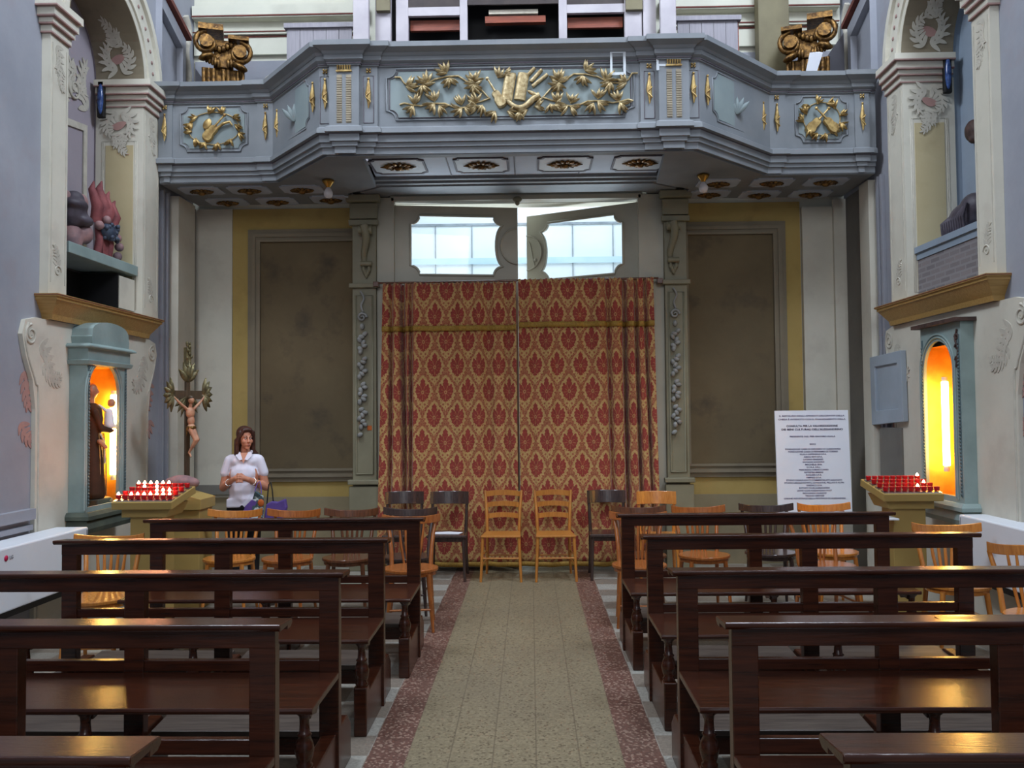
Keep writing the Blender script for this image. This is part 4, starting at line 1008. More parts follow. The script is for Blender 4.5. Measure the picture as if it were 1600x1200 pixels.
for X, sg, y, lab in ((XL - .30, 1, 8.06, 'left'), (XR + .30, -1, 7.78, 'right')):
    t = thing('niche_spotlight', 'small blue glass spotlight fixed in the %s wall niche' % lab, 'light fitting', (X, y - .02, 4.55))
    t.scale = (-sg, 1, 1)
    MB().box(-.022, .05, -.03, .02, .0, .36).build('housing', M['black'], t, .012)
    MB().ball((.012, -.03, .18), (.028, .025, .15), None, 12, 10).build('lens', M['blue_glass'], t)
sf = thing('stone_fragment', 'dark grey carved stone fragment on the sill of the right niche', 'carving', (XR + .18, 7.22, 3.147))
MB().ball((0, 0, .13), (.12, .22, .14)).ball((.0, -.12, .2), (.1, .14, .12)).ball((-.04, .16, .06), (.08, .12, .07)).build('body', M['cherub_dark'], sf, mods=.016)
m = MB()
for k in range(10): m.tube([(-.10 + .01 * k, -.2 + .04 * k, .22), (-.12, -.17 + .04 * k, .12), (-.1, -.15 + .04 * k, .03)], .014, 6)
m.build('carved_folds', M['cherub_dark'], sf)
mr = MB().ball((0, 0, 0), (.06, .10, .10)).ball((0, .06, .03), (.04, .05, .05)).ball((0, -.02, -.08), (.05, .06, .04)).build('wall_bracket_carving', M['rust'], loc=(XR + .40, 7.50, 4.12), mods=.014)
tag(mr, 'small brown carved bracket high in the right wall niche', 'carving')
# cupboard door on the right wall
cd = thing('wall_cupboard', 'blue-grey cupboard door on the right wall beside the shrine', 'cupboard', (XR - .06, 8.28, 1.56))
MB().plate([[(-.36, 0), (.36, -.04), (.38, .64), (-.34, .66)], [(-.26, .12), (.26, .1), (.27, .54), (-.25, .55)]], lambda a, b, d: (d, a, b), -.03, .02).build('door_frame', M['cupboard'], cd, .004)
MB().plate([[(-.26, .12), (.26, .1), (.27, .54), (-.25, .55)]], lambda a, b, d: (d, a, b), -.008, .012).build('door_panel', M['cupboard'], cd)
trim(bx(XR - .05, XR, 8.05, 8.55, .9, 1.5), M['stone_grey'])

# ================================================================== CRUCIFIX
cr = thing('crucifix', 'tall dark processional crucifix with gilded rays by the left wall', 'crucifix', (-3.25, 8.0, .0), R(52))
cr.scale = (.60, .86, 1)
MB().box(-.035, .035, -.02, .02, 0, 2.10).build('upright', M['cross'], cr, .004)
MB().box(-.24, .24, -.018, .018, 1.83, 1.91).build('crossbar', M['cross'], cr, .004)
m = MB()
for s in (-1, 1):
    for k in range(7): m.leaf((s * .25, -.02, 1.87), (0 if s > 0 else PI) + (k - 3) * .42, .17, .07, 'xz', .02, .1)
for k in range(5): m.leaf((0, -.02, 2.0), PI / 2 + (k - 2) * .5, .2, .08, 'xz', .02, 0)
for a in (225, 315): 
    for k in (-1, 0, 1): m.leaf((0, .0, 1.87), R(a) + k * .3, .24, .06, 'xz', .012, 0)
m.build('rays', M['silvergilt'], cr)
m = MB().box(-.04, .04, -.03, .03, 2.1, 2.32)
for k in range(22): m.ball((random.uniform(-.045, .045), -.03, random.uniform(2.06, 2.36)), .019, None, 6, 5)
m.build('finial', M['silvergilt'], cr)
m = MB()
# body hanging from the bar, hips sideways
m.ball((.0, -.08, 1.80), (.036, .04, .048)).caps((0, -.07, 1.74), (0, -.06, 1.70), .02, .025)
m.ball((0, -.065, 1.64), (.062, .04, .075)).ball((.01, -.065, 1.54), (.048, .036, .07)).ball((.015, -.065, 1.46), (.052, .04, .045))
for s in (-1, 1):
    m.caps((s * .05, -.06, 1.69), (s * .14, -.05, 1.77), .02, .016).caps((s * .14, -.05, 1.77), (s * .22, -.035, 1.86), .015, .01).ball((s * .225, -.03, 1.87), (.014, .01, .016))
m.caps((.03, -.07, 1.44), (.06, -.13, 1.30), .032, .022).caps((.06, -.13, 1.30), (.0, -.05, 1.14), .022, .012)
m.caps((-.01, -.07, 1.44), (.03, -.12, 1.29), .032, .022).caps((.03, -.12, 1.29), (-.01, -.05, 1.13), .022, .012).caps((.0, -.05, 1.13), (.0, -.08, 1.08), .012, .01)
m.build('figure', M['flesh_paint'], cr, mods=.0055)
MB().ball((.0, -.07, 1.83), (.04, .045, .035)).caps((.03, -.06, 1.8), (.035, -.05, 1.75), .015, .01).build('hair', M['cross'], cr, mods=.006)
MB().ball((.015, -.068, 1.45), (.06, .046, .035)).caps((-.05, -.08, 1.46), (-.06, -.08, 1.36), .015, .008).build('loincloth', M['gold_dark'], cr, mods=.006)
for o in cr.children:
    if o.name.split('.')[0] in ('figure', 'hair', 'loincloth'): o.scale = (1.25, 1, .74); o.location = (0, 0, 1.87 * .26)
MB().box(-.12, .12, -.12, .12, 0, .05).build('base', M['cross'], cr, .01)
# ================================================================== VOTIVE STANDS
def stand(x, y, sgx, label, n_rows, lit, nlab):
    t = thing('votive_stand', label, 'candle stand', (x, y, 0))
    bx(-.13, .13, -.10, .12, 0, .88).build('column', M['ochre_box'], t, .006)
    MB().plate([[(-.18, .88), (.17, .88), (.22, .98), (-.18, .98)]], lambda a, b, d: (a, d, b), -.14, .18).build('box', M['ochre_box'], t, .004)
    T = Matrix.Translation((0, 0, .985)) @ Matrix.Rotation(R(10), 4, 'X')
    MB().box(-.22, .25, -.22, .26, 0, .06, T).build('tray', M['ochre_box'], t, .005)
    for k in range(n_rows): MB().box(-.21, .24, -.205 + k * .46 / n_rows, -.205 + k * .46 / n_rows + .075, .061, .068, T).build('candle_rack', M['silver'], t)
    MB().box(.131, .30, -.22, -.04, .80, .815).build('leaflet_tray', M['white'], t, .003)
    t.scale = (sgx, 1, 1)
    # candles are things of their own
    protos = {}
    W = Matrix.Translation((x, y, 0)) @ Matrix.Diagonal((sgx, 1, 1, 1)) @ T
    cnt = 0
    for r in range(n_rows):
        for k in range(9):
            px = -.185 + k * .05; py = -.205 + r * .46 / n_rows + .037
            islit = (r, k) in lit; key = islit
            pos = W @ Vector((px, py, .072))
            if key not in protos:
                c = thing('votive_candle', '%s small red-cupped votive candle in the tray of the %s stand' % ('burning' if islit else 'unlit', nlab), 'candle', tuple(pos), 0, '%s votive candles on the %s stand' % ('burning' if islit else 'unlit', nlab))
                MB().lathe([(.018, 0), (.022, .03), (.023, .034), (.019, .033), (.018, .026)], 0, 0, 10).build('cup', M['cup'], c)
                MB().lathe([(.017, .01), (.017, .027)], 0, 0, 10).build('wax', M['wax'], c)
                if islit: MB().lathe([(.004, .024), (.013, .030), (.011, .042), (.002, .056)], 0, 0, 8).build('flame', M['flame'], c)
                protos[key] = c
            else: c = copy_tree(protos[key]); c.location = pos
    return t
stand(-3.02, 6.75, 1, 'ochre votive candle stand by the left shrine with many burning candles', 4, {(3, k) for k in (0, 1, 2, 3, 4, 5)} | {(2, 4), (2, 2)} | {(0, k) for k in (0, 2, 3, 4, 5, 6, 7, 8)} | {(1, 5), (1, 7), (1, 6)}, 'left')
stand(3.02, 7.0, -1, 'ochre votive candle stand by the right shrine with three burning candles', 4, {(0, 3), (1, 1), (3, 0)}, 'right')
bxs = thing('offering_box', 'ochre box pedestal between the left candle stand and the crucifix', 'box', (-3.03, 7.45, 0))
bx(-.19, .17, -.14, .16, 0, .86).build('body', M['ochre_box'], bxs, .006); MB().plate([[(-.21, .861), (.19, .861), (.19, .95), (-.05, 1.02), (-.21, 1.02)]], lambda a, b, d: (a, d, b), -.16, .18).build('sloping_top', M['ochre_box'], bxs, .004)
p = MB().plate([[(-.06, -.04), (.07, -.06), (.05, .05), (-.06, .06)]], lambda a, b, d: (a, b, d + .25 * -abs(0)), 0, .004).build('paper_sheet', M['paper'], loc=(-3.14, 7.43, 1.022)); tag(p, 'white paper sheet lying on the ochre box by the crucifix', 'paper')
rk = tag(MB().ball((0, 0, .06), (.13, .09, .065)).ball((.08, .02, .05), (.08, .07, .05)).ball((-.1, 0, .05), (.05, .05, .05)).build('stone_lump', M['cherub'], loc=(-3.12, 7.55, 1.022), mods=.014), 'rough pinkish stone lump on the ochre box by the crucifix', 'stone')

# ================================================================== AIR CONDITIONERS
def ac(x0, x1, y0, y1, z0, z1, label, logo, face):
    t = thing('wall_heater', label, 'air conditioner', ((x0 + x1) / 2, (y0 + y1) / 2, z0)); cx, cy = (x0 + x1) / 2, (y0 + y1) / 2
    bx(x0 - cx, x1 - cx, y0 - cy, y1 - cy, .04, z1 - z0).build('body', M['white'], t, .012)
    bx(x0 - cx + .005, x1 - cx - .005, y0 - cy + .01, y1 - cy - .01, 0, .039).build('base_shadow', M['black'], t)  # black strip painted in as the shadow beneath the unit
    fxx = (x1 - cx) if face > 0 else (x0 - cx)
    for yy in (y0 - cy + .05, y1 - cy - .03): bx(fxx - .002, fxx + .004, yy, yy + .006, .05, z1 - z0 - .02).build('seam', M['logo_grey'], t)
    for zz in (.3,) if False else (): pass
    if logo:
        MB().lathe([(.001, 0), (.02, 0), (.02, .003), (.001, .003)], 0, 0, 16, Matrix.Translation((fxx + .001, y0 - cy + .13, z1 - z0 - .07)) @ Matrix.Rotation(PI / 2, 4, 'Y')).build('logo_disc', M['logo_red'], t)
        text(t, 'LG', .035, M['logo_grey'], Matrix.Translation((fxx + .003, y0 - cy + .165, z1 - z0 - .083)) @ Matrix.Rotation(PI / 2, 4, 'Z') @ Matrix.Rotation(PI / 2, 4, 'X'), 'logo_letters', 'LEFT')
    return t
def text(parent, s, size, mat, T, name, align='CENTER', off=0.0):
    cu = bpy.data.curves.new('t', 'FONT'); cu.body = s; cu.size = size; cu.align_x = align; cu.extrude = .0008; cu.offset = off; cu.resolution_u = 2
    ob = bpy.data.objects.new('t', cu); C.objects.link(ob)
    dg = bpy.context.evaluated_depsgraph_get(); dg.update()
    me = bpy.data.meshes.new_from_object(ob.evaluated_get(dg)); bpy.data.objects.remove(ob); me.transform(T); me.materials.clear(); me.materials.append(mat)
    o = bpy.data.objects.new(name, me); C.objects.link(o); o.parent = parent; return o
ac(XL + .04, -3.5, 5.50, 6.69, .33, .80, 'white wall-mounted air conditioner with a red logo on the left wall', True, 1)
ac(3.29, XR - .01, 5.1, 6.66, .38, .86, 'plain white wall-mounted air conditioner on the right wall', False, -1)

# ================================================================== NOTICE BOARD
nb = thing('notice_board', 'white notice board with purple Italian text standing by the right back wall', 'notice board', (2.87, 8.72, 0))
Tb = Matrix.Translation((0, 0, .60)) @ Matrix.Rotation(R(-3), 4, 'X')
nbb = MB().box(-.372, .372, -.012, .012, 0, 1.072, Tb).build('board', M['paper'], nb, .002)
for s in (-1, 1): MB().tube([(s * .3, .0, 0), (s * .22, .07, 1.3)], .014, 8).build('easel_leg', M['brown'], nb)
MB().tube([(0, .42, 0), (0, .09, 1.35)], .014, 8).build('easel_leg', M['brown'], nb); MB().box(-.34, .34, -.02, .04, .56, .595).build('easel_ledge', M['brown'], nb)
lines = [("IL RESTAURO DEGLI APPARATI DECORATIVI DELLA", 1.010, .66, 0), ("CHIESA \u00c8 AVVENUTO CON IL FINANZIAMENTO DELLA", .975, .68, 0), ("CONSULTA PER LA VALORIZZAZIONE", .905, .52, 1), ("DEI BENI CULTURALI DELL'ALESSANDRINO", .870, .62, 1),
         ("PRESIDENTE: ING. PIER GIACOMO GUALA", .800, .46, 0), ("SOCI", .722, .06, 0)]
rows = ["FONDAZIONE CASSA DI RISPARMIO DI ALESSANDRIA", "FONDAZIONE CASSA DI RISPARMIO DI TORINO", "GUALA DISPENSING S.P.A.", "AMAG RETI S.P.A.", "LUCIANO GRASSANO", "GIOVANNI SAGGIORO", "MICHELE SPA", "S.C.R.A. S.R.L.", "VIGNE MARINA ROMANO E LINNEO", "ROTOSTILE ARREDO", "PAGLIERI S.P.A.", "FIMPRES S.P.A.", "STUDIO LEGALE AVV.TI COMMERCIALISTI ASSOCIATI", "STUDIO LEGALE ROVETA, GHIGLIONE, PELLATI E ALTRI", "UNIONCO S.P.A.", "ROTARY CLUB ALESSANDRIA", "LIONS CLUB ALESSANDRIA HOST", "GIOVANNI GUASCO", "TECNO SERVIZI", "UNIONE INDUSTRIALE DELLA PROVINCIA DI ALESSANDRIA"]
wid = [.56, .50, .27, .19, .20, .22, .17, .14, .30, .19, .16, .15, .56, .60, .16, .31, .35, .24, .19, .62]
for k, (s, wd) in enumerate(zip(rows, wid)): lines.append((s, .672 - k * .0262, wd, 0))
lines.append(("SEGRETARIO: ROBERTO LIVRAGHI", .10, .36, 1))
for s, z, wd, bold in lines:
    size = .021 if not bold else .026
    o = text(nbb, s, size, M['ink_bold'] if bold else M['ink'], Matrix.Identity(4), 'text_line', off=.0007 if bold else .0004)
    xs = [v.co.x for v in o.data.vertices]; kx = wd / (max(xs) - min(xs))
    o.data.transform(Tb @ Matrix.Translation((0, -.0135, z - .0)) @ Matrix.Rotation(PI / 2, 4, 'X') @ Matrix.Diagonal((kx, 1, 1, 1)))

# ================================================================== BULB LAMPS UNDER THE LOFT
for x, y, lab in ((-2.0, 8.40, 'left'), (1.735, 8.40, 'right')):
    t = thing('bulb_lamp', 'unlit round bulb in a brass holder under the loft, %s of the door' % lab, 'lamp', (x, y, 4.017))
    MB().lathe([(.06, -.02), (.062, -.005), (.05, 0)], 0, 0, 16).lathe([(.02, -.075), (.028, -.06), (.05, -.03), (.055, -.021)], 0, 0, 14).build('holder', M['brass'], t)
    MB().lathe([(.004, -.185), (.03, -.178), (.045, -.15), (.046, -.125), (.03, -.09), (.02, -.076)], 0, 0, 16).build('bulb', M['bulb'], t)

# ================================================================== PEWS
def make_pew(W=1.87):
    t = empty('church_pew'); h = W / 2
    def xs(): return (-h + .045, 0, h - .045)
    for x in xs():
        bx(x - .045, x + .045, -.01, .045, .0, .875).build('post', M['pew'], t, .004)
        MB().plate([[(-.47, 0), (.30, 0), (.30, .17), (.22, .235), (-.38, .215), (-.40, .25), (-.47, .25)]], lambda a, b, d: (d, a, b), x - .034 if x else -.03, x + .034 if x else .03).build('base_rail', M['pew'], t, .006)
        MB().lathe([(.030, .25), (.034, .262), (.026, .27), (.036, .30), (.040, .325), (.034, .35), (.024, .375), (.030, .382), (.022, .39), (.019, .43), (.022, .455), (.032, .465), (.036, .475)], x, -.425, 14).build('leg', M['pew'], t)
        MB().plate([[(-.40, .475), (-.20, .475), (-.21, .452), (-.27, .442), (-.30, .422), (-.36, .437), (-.40, .432)]], lambda a, b, d: (d, a, b), x - .018, x + .018).build('bracket', M['pew'], t, .003)
    MB().box(-h, h, -.012, .035, .868, .932).build('back_rail', M['pew'], t, .003)
    pr = [(-.045, .932), (-.055, .942), (-.055, .953), (-.05, .957), (.09, .947), (.097, .942), (.097, .930), (.08, .920), (.036, .920), (.036, .932)]
    MB().plate([pr], lambda a, b, d: (d, a, b), -h - .03, h + .03).build('book_ledge', M['pew'], t, .003)
    bx(-h + .02, h - .02, .0, .035, .506, .555).build('lower_rail', M['pew'], t, .003)
    MB().plate([[(-.475, .476), (-.48, .488), (-.475, .500), (-.012, .505), (-.012, .476)]], lambda a, b, d: (d, a, b), -h, h).build('seat', M['pew'], t, .003)
    for s in (-1, 1):
        a, b = (-h + .07, -.04) if s < 0 else (.04, h - .07)
        T = Matrix.Translation((0, .20, .205)) @ Matrix.Rotation(R(5), 4, 'X')
        MB().box(a, b, -.12, .13, -.014, .014, T).build('kneeler', M['kneel'], t, .004)
        bx(a - .01, b + .01, .08, .11, .10, .175).build('stretcher', M['pew'], t)
    return t
pew0 = make_pew()
def ends(i, n): return ['nearest the back wall', 'second from the back wall', 'third from the back wall', 'second nearest in the photo', 'nearest, cut off by the bottom edge'][i]
first = True
for side, cxs, ys in (('left', (-1.705, -1.785, -1.81, -1.815, -1.80), (5.88, 4.91, 3.875, 2.93, 1.825)), ('right', (1.567, 1.605, 1.59, 1.61, 1.60), (6.04, 4.99, 3.88, 2.94, 1.84))):
    for i, y in enumerate(ys):
        cx = cxs[i]
        p = pew0 if first else copy_tree(pew0)
        x = cx
        p.location = (x, y, 0)
        p.rotation_euler.z = R({('left', 0): .3, ('right', 0): .5, ('right', 1): .4}.get((side, i), 0))
        tag(p, 'dark wooden pew, %s of the aisle, %s' % (side, ends(i, 5)), 'pew', 'dark wooden pews in rows')
        first = False
for x, y, lab in ((-2.33, 4.88, 'top of the left pew second from the back'), (-1.42, 4.88, 'left pew ledge second from the back, toward the aisle'), (1.44, 2.96, 'ledge of the right pew second nearest the camera')):
    tag(bx(-.06, .06, -.02, .02, 0, .002).build('brass_name_plate', M['brass'], loc=(x, y, .9515)), 'small brass name plate on the ' + lab, 'plate')

# ================================================================== CHAIRS
def bent_chair(key):
    t = empty('bentwood_chair'); mt = M[key]
    n = 26; loop = [(.205 * math.cos(2 * PI * i / n) * (1 + .06 * math.cos(4 * PI * i / n)), .20 * math.sin(2 * PI * i / n) + .0) for i in range(n)]
    MB().plate([loop], lambda a, b, d: (a, b, d), .445, .470).build('seat', mt, t, .008)
    MB().plate([[(p[0] * .93, p[1] * .93) for p in loop]], lambda a, b, d: (a, b, d), .415, .445).build('seat_frame', mt, t, .004)
    for sx in (-1, 1):
        MB().tube([(sx * .14, -.13, .43), (sx * .155, -.15, .25), (sx * .175, -.175, 0)], [.019, .018, .012], 8).build('leg', mt, t)
        MB().tube([(sx * .15, .15, .44), (sx * .16, .18, .22), (sx * .175, .22, 0)], [.018, .017, .012], 8).build('leg', mt, t)
        MB().tube([(sx * .155, .16, .44), (sx * .16, .185, .56), (sx * .175, .22, .70), (sx * .195, .245, .80)], [.018, .017, .016, .013], 8).build('back_stile', mt, t)
    for k in range(5):
        a = (k - 2); MB().tube([(a * .028, .175, .46), (a * .042, .195, .62), (a * .05, .215, .78)], [.009, .012, .008], 7, .7).build('spindle', mt, t)
    m = MB(); vs = []; N = 18
    for i in range(N + 1):
        s = -1 + 2 * i / N; x = s * .235; y = .262 - .10 * s * s; h_ = .062
        zt = .832 + .034 * abs(s) ** 2.5
        for dy, zz in ((-.010, zt - h_), (.010, zt - h_), (.016, zt), (-.002, zt)): vs.append((x, y + dy, zz))
    m.add(vs, [(i * 4 + k, i * 4 + (k + 1) % 4, (i + 1) * 4 + (k + 1) % 4, (i + 1) * 4 + k) for i in range(N) for k in range(4)] + [(0, 1, 2, 3), (N * 4, N * 4 + 1, N * 4 + 2, N * 4 + 3)])
    m.build('top_rail', mt, t, .004)
    MB().tube([(-.165, -.165, .17), (.165, -.165, .17)], .009, 6).build('stretcher', mt, t)
    for sx in (-1, 1): MB().tube([(sx * .163, -.165, .2), (sx * .168, .19, .2)], .009, 6).build('stretcher', mt, t)
    return t
def ladder_chair(key):
    t = empty('ladderback_chair'); mt = M[key]
    MB().plate([[(-.20, -.20), (.20, -.20), (.175, .17), (-.175, .17)]], lambda a, b, d: (a, b, d), .435, .455).build('seat', mt, t, .006)
    for sx in (-1, 1):
        MB().tube([(sx * .18, -.175, .435), (sx * .20, -.20, 0)], [.017, .013], 8).build('leg', mt, t)
        MB().tube([(sx * .18, .24, 0), (sx * .165, .19, .22), (sx * .165, .185, .45), (sx * .175, .22, .68), (sx * .19, .265, .865)], [.013, .016, .017, .016, .013], 8).build('back_leg', mt, t)
        for z in (.16, .25): MB().tube([(sx * .19, -.185, z), (sx * .172, .2, z)], .008, 6).build('stretcher', mt, t)
    for z, h_ in ((.80, .055), (.69, .05), (.575, .05)):
        m = MB(); vs = []; N = 10; yb = .185 + (z - .45) * .19
        for i in range(N + 1):
            s = -1 + 2 * i / N; x = s * .178; y = yb + .03 * (1 - s * s); dz = .014 * (1 - s * s)
            for dy, zz in ((-.007, z + dz), (.007, z + dz), (.007, z + dz + h_), (-.007, z + dz + h_)): vs.append((x, y + dy, zz))
        m.add(vs, [(i * 4 + k, i * 4 + (k + 1) % 4, (i + 1) * 4 + (k + 1) % 4, (i + 1) * 4 + k) for i in range(N) for k in range(4)] + [(0, 1, 2, 3), (N * 4, N * 4 + 1, N * 4 + 2, N * 4 + 3)]); m.build('back_slat', mt, t)
    MB().tube([(-.193, -.19, .23), (.193, -.19, .23)], .009, 6).build('stretcher', mt, t); MB().tube([(-.18, .2, .2), (.18, .2, .2)], .009, 6).build('stretcher', mt, t)
    return t
def panel_chair(key, ph=.13):
    t = empty('curved_back_chair'); mt = M[key]
    MB().plate([[(-.20, -.20), (.20, -.20), (.18, .17), (-.18, .17)]], lambda a, b, d: (a, b, d), .43, .46).build('seat', mt, t, .01)
    MB().box(-.17, .17, -.17, .15, .39, .43).build('seat_frame', mt, t)
    for sx in (-1, 1):
        MB().tube([(sx * .17, -.165, .43), (sx * .185, -.19, 0)], [.02, .014], 8).build('leg', mt, t)
        MB().tube([(sx * .18, .24, 0), (sx * .17, .18, .25), (sx * .17, .17, .45), (sx * .18, .21, .78)], [.014, .018, .019, .015], 8).build('back_leg', mt, t)
    m = MB(); vs = []; N = 14
    for i in range(N + 1):
        s = -1 + 2 * i / N; x = s * .20; y = .255 - .075 * s * s
        for dy, zz in ((-.018, .86 - ph), (-.004, .86 - ph), (.016, .86), (.002, .86)): vs.append((x, y + dy, zz))
    m.add(vs, [(i * 4 + k, i * 4 + (k + 1) % 4, (i + 1) * 4 + (k + 1) % 4, (i + 1) * 4 + k) for i in range(N) for k in range(4)] + [(0, 1, 2, 3), (N * 4, N * 4 + 1, N * 4 + 2, N * 4 + 3)]); m.build('backrest', mt, t, .004)
    return t
def put(t, x, y, rz, label, group): t.location = (x, y, 0); t.rotation_euler.z = R(rz); tag(t, label, 'chair', group); return t
protos = {}
def chair(kind, key, x, y, rz, label, group):
    if (kind, key) not in protos: c = protos[(kind, key)] = kind(key)
    else: c = copy_tree(protos[(kind, key)])
    return put(c, x, y, rz, label, group)
G1 = 'chairs lined up against the curtains'; G2 = 'bentwood chairs behind the last pews'; G3 = 'chairs beside the pews'
chair(panel_chair, 'walnut', -1.31, 8.72, 4, 'dark curved-back chair by the curtain, leftmost of the row against it', G1)
chair(panel_chair, 'walnut', -.85, 8.70, 0, 'dark curved-back chair with white paper on its seat, against the left curtain', G1)
chair(ladder_chair, 'light', -.30, 8.68, -2, 'light ladderback chair left of the curtain parting', G1)
chair(ladder_chair, 'light', .235, 8.68, 2, 'light ladderback chair right of the curtain parting', G1)
chair(panel_chair, 'walnut', .78, 8.72, 0, 'dark curved-back chair against the right curtain', G1)
chair(panel_chair, 'honey', 1.26, 8.55, -4, 'honey-coloured curved-back chair at the right end of the row by the curtain', G1)
tag(MB().plate([[(-.13, -.08), (.12, -.1), (.15, .03), (.0, .09), (-.15, .05)]], lambda a, b, d: (a, b, d), 0, .003).build('paper_sheet', M['paper'], loc=(-.85, 8.67, .461)), 'white paper sheet lying on the dark chair by the left curtain', 'paper')
chair(bent_chair, 'honey', -2.56, 7.20, 3, 'honey bentwood chair in front of the standing woman', G2)
chair(bent_chair, 'amber', -2.06, 7.18, -3, 'amber bentwood chair just right of the purple bag', G2)
chair(bent_chair, 'brown', -1.55, 7.20, 2, 'brown bentwood chair in the middle behind the left pews', G2)
chair(bent_chair, 'walnut', -1.05, 7.24, 0, 'dark bentwood chair behind the left pews, nearest the aisle', G2)
chair(bent_chair, 'amber', -.95, 6.70, 6, 'amber bentwood chair sticking out past the last left pew', G2)
chair(bent_chair, 'brown', .92, 7.26, -3, 'brown bentwood chair behind the right pews, nearest the aisle', G2)
chair(bent_chair, 'amber', 1.45, 7.24, 4, 'amber bentwood chair second from the aisle behind the right pews', G2)
chair(bent_chair, 'walnut', 2.04, 7.36, -4, 'dark bentwood chair in front of the white notice board', G2)
chair(bent_chair, 'honey', 2.57, 7.38, 3, 'honey bentwood chair at the right foot of the notice board', G2)
chair(bent_chair, 'amber', .85, 6.80, -5, 'amber bentwood chair sticking out past the last right pew', G2)
chair(bent_chair, 'amber', 2.30, 6.72, 8, 'amber bentwood chair beside the right candle stand', G2)
chair(bent_chair, 'honey', -2.89, 5.66, 5, 'honey bentwood chair between the left pews and the air conditioner', G3)
chair(bent_chair, 'honey', 2.93, 5.98, -6, 'honey bentwood chair between the last right pews and the right wall', G3)
chair(bent_chair, 'honey', 2.97, 5.05, -6, 'honey bentwood chair at the right edge of the photo beside the pews', G3)

# ================================================================== WOMAN
wm = thing('person', 'woman in a white polo shirt and black trousers standing with clasped hands', 'person', (-2.68, 7.93, 0), R(8))
wm.scale = (.90, .95, 1)
k = 1.0
def body():
    m = MB()
    # feet, legs
    for s in (-1, 1):
        m.caps((s * .09, .02, .06), (s * .10, -.13, .035), .04, .035).caps((s * .09, .03, .09), (s * .09, .02, .42), .04, .055).caps((s * .09, .02, .42), (s * .085, .0, .80), .06, .085)
    m.ball((0, .01, .84), (.17, .125, .11)).ball((0, 0, .98), (.145, .11, .13)).ball((0, -.01, 1.12), (.155, .115, .13)).ball((0, .0, 1.23), (.155, .09, .08))
    m.caps((-.13, .0, 1.255), (.13, .0, 1.255), .045, .045).caps((0, .005, 1.25), (.01, -.01, 1.36), .055, .046)
    # arms: elbows out, forearms meeting in front
    for s in (-1, 1):
        m.caps((s * .155, .0, 1.235), (s * .215, .01, 1.0), .046, .040).caps((s * .215, .01, 1.0), (s * .075, -.20, 1.085), .040, .026)
        # palm and fingers, interlaced
        m.caps((s * .075, -.20, 1.085), (s * .035, -.225, 1.10), .024, .026)
        for j in range(4):
            z = 1.122 - j * .017; a = Vector((s * .025, -.232 - .004 * (j % 2), z)); b = a + Vector((-s * .038, -.018, -.002)); c = b + Vector((-s * .018, .012, -.010 if s > 0 else -.006))
            m.caps(a, b, .0085, .008).caps(b, c, .008, .007)
        m.caps((s * .04, -.215, 1.118), (s * .018, -.235, 1.140), .0095, .0085).caps((s * .018, -.235, 1.140), (-s * .004, -.24, 1.137), .0085, .0075)
    # head turned to her left (image right), modelled with brow, nose, cheeks, chin
    Hd = Matrix.Translation((.012, -.02, 1.452)) @ Matrix.Rotation(R(34), 4, 'Z')
    def hb(c, r): m.ball(Hd @ Vector(c), r, Hd.to_3x3())
    hb((0, .01, .02), (.070, .086, .088)); hb((0, -.03, -.035), (.052, .052, .062)); hb((0, -.058, -.083), (.024, .022, .02))
    for s in (-1, 1): hb((s * .034, -.056, -.022), (.024, .02, .024)); hb((s * .072, .01, -.012), (.009, .018, .028)); hb((s * .025, -.073, .018), (.022, .010, .007)); hb((s * .011, -.092, -.028), (.008, .009, .007))
    m.caps(Hd @ Vector((0, -.078, .012)), Hd @ Vector((0, -.096, -.026)), .008, .0105)
    hb((0, -.078, -.054), (.022, .010, .006)); hb((0, -.076, -.064), (.018, .010, .006))
    return m, Hd
m, Hd = body()
bd = m.build('body', M['skin'], wm, mods=.0048)
m = MB(); T3 = Hd.to_3x3()
for s in (-1, 1): m.ball(Hd @ Vector((s * .027, -.0755, .004)), (.0095, .005, .0042), T3, 10, 8)
m.build('eyes', M['eyewhite'], wm)
m = MB()
for s in (-1, 1): m.ball(Hd @ Vector((s * .027 + .004, -.081, .0045)), (.0046, .003, .0044), T3, 8, 6); m.tube([Hd @ Vector((s * .012, -.083, .024)), Hd @ Vector((s * .027, -.083, .029)), Hd @ Vector((s * .043, -.072, .024))], .0026, 5)
m.build('irises_and_brows', M['eye'], wm)
m = MB(); m.tube([Hd @ Vector((-.021, -.082, -.058)), Hd @ Vector((0, -.089, -.0565)), Hd @ Vector((.021, -.082, -.058))], [.003, .0055, .003], 6); m.build('lips', M['lips'], wm)
# hair: crown and long sides down to the shoulders
m = MB()
def hh(c, r, rot=0): m.ball(Hd @ Vector(c), r, T3)
hh((0, .028, .048), (.083, .088, .078)); hh((0, .06, -.02), (.076, .062, .09)); hh((0, -.038, .083), (.06, .045, .028))
for s in (-1, 1):
    m.caps(Hd @ Vector((s * .07, -.03, .06)), Hd @ Vector((s * .084, -.01, -.04)), .020, .022); m.caps(Hd @ Vector((s * .084, -.0, -.04)), Hd @ Vector((s * .088, .0, -.125)), .024, .022)
    m.caps(Hd @ Vector((s * .075, .03, -.02)), Hd @ Vector((s * .085, .03, -.14)), .030, .022); m.caps(Hd @ Vector((s * .04, .06, -.05)), Hd @ Vector((s * .05, .07, -.14)), .04, .028)
m.caps(Hd @ Vector((.09, .0, -.115)), Hd @ Vector((.13, -.01, -.14)), .020, .011)
m.caps(Hd @ Vector((-.045, -.06, .075)), Hd @ Vector((-.066, -.045, .02)), .014, .010); m.caps(Hd @ Vector((.03, -.07, .078)), Hd @ Vector((.06, -.05, .03)), .014, .008)
m.build('hair', M['hair'], wm, mods=.007)
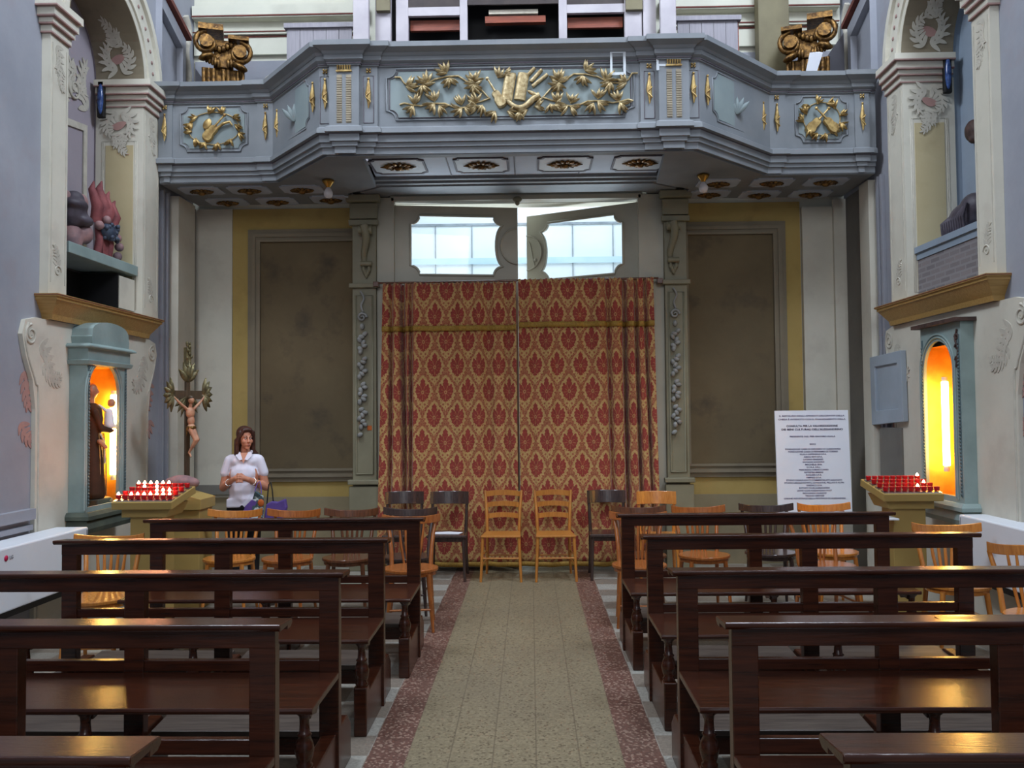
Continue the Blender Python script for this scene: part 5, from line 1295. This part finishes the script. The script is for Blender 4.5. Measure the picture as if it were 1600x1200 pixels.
m = MB().ball((0, .0, 1.225), (.150, .092, .075)).ball((0, -.01, 1.12), (.152, .118, .14)).ball((0, 0, .98), (.160, .128, .15)).ball((0, .0, .90), (.162, .132, .09))
m.ball((-.062, -.070, 1.13), (.062, .042, .06)).ball((.062, -.070, 1.13), (.062, .042, .06)).caps((-.130, .0, 1.258), (.130, .0, 1.258), .052, .052).ball((0, .015, 1.272), (.115, .075, .05)).ball((-.06, -.03, 1.24), (.07, .06, .06)).ball((.06, -.03, 1.24), (.07, .06, .06))
for s in (-1, 1): m.caps((s * .150, .0, 1.248), (s * .192, .005, 1.135), .053, .053)
m.box(-.155, .155, -.12, .12, .82, .90)
shirt = m.build('polo_shirt', M['shirt'], wm, mods=.009)
m = MB()
for q in (-1, 1): m.plate([[(.012 + q * .062, 1.335), (.012 + q * .040, 1.330), (.010 + q * .010, 1.262), (.010 + q * .040, 1.255), (.012 + q * .085, 1.300)]], lambda a, b, d: (a, -.072 - (1.33 - b) * .42 + d, b), 0, .010)
m.tube([(-.060, -.055, 1.325), (-.055, .025, 1.335), (.01, .055, 1.34), (.07, .025, 1.335), (.08, -.055, 1.325)], .013, 8); m.build('collar', M['shirt'], shirt)
m = MB().plate([[(-.03, 1.325), (.05, 1.325), (.012, 1.225)]], lambda a, b, d: (a, -.069 - (1.33 - b) * .45 + d, b), 0, .006); m.build('neckline', M['skin'], wm)
m = MB().ball((0, .01, .83), (.178, .135, .10))
for s in (-1, 1): m.caps((s * .09, .025, .10), (s * .09, .02, .42), .055, .066).caps((s * .09, .02, .42), (s * .088, .0, .80), .070, .092)
m.build('trousers', M['trousers'], wm, mods=.011)
m = MB()
for s in (-1, 1): m.caps((s * .09, .05, .035), (s * .10, -.15, .03), .042, .038)
m.build('shoes', M['black'], wm, mods=.008)
MB().tube([(.115 + .03 * math.cos(a), -.145 + .022 * math.sin(a), 1.062 + .028 * math.sin(a)) for a in [2 * PI * i / 12 for i in range(13)]], .006, 6).build('wristwatch', M['silver'], wm)
MB().tube([(-.13 + .03 * math.cos(a), -.125 + .02 * math.sin(a), 1.055 + .03 * math.sin(a)) for a in [2 * PI * i / 12 for i in range(13)]], .005, 6).build('bracelet', M['silver'], wm)
MB().ball(Hd @ Vector((-.075, -.0, -.05)), .008).build('earring', M['silver'], wm)
# bags hanging from her forearm
hb_ = thing('handbag', 'purple cloth handbag hanging from the forearm of the woman', 'bag', (-2.44, 7.84, .70))
m = MB(); m.plate([[(-.03, -.06), (.14, -.05), (.19, .12), (.175, .20), (.10, .17), (.05, .18), (.0, .15)]], lambda a, b, d: (a, d, b), -.03, .03); m.build('pouch', M['purple'], hb_, .012)
MB().tube([(.0, 0, .15), (.01, 0, .26), (.015, .01, .33), (.03, .02, .35), (.05, 0, .28), (.06, 0, .17)], .006, 6).build('strap', M['black'], hb_)
sb = thing('shopping_bag', 'white printed carrier bag with an orange patch on the forearm of the woman', 'bag', (-2.505, 7.79, .70))
MB().plate([[(-.06, -.05), (.05, -.05), (.045, .23), (-.02, .28), (-.05, .20)]], lambda a, b, d: (a, d + .01 * math.sin(b * 40), b), -.025, .02).build('sack', M['bag_print'], sb, .008)
MB().ball((.035, -.03, .17), (.03, .008, .035)).build('orange_patch', M['orange'], sb)
MB().tube([(-.03, 0, .27), (-.02, .03, .34), (.0, .05, .36), (.02, .02, .32), (.03, 0, .25)], .005, 6).build('handle', M['purple'], sb)
jk = thing('folded_jacket', 'dark purple folded cloth held at the waist of the woman', 'cloth', (-2.58, 7.79, .78))
MB().plate([[(-.09, -.06), (.07, -.08), (.09, .10), (.02, .12), (-.04, .06)]], lambda a, b, d: (a, d, b), -.02, .02).build('fold', M['purple'], jk, .01)
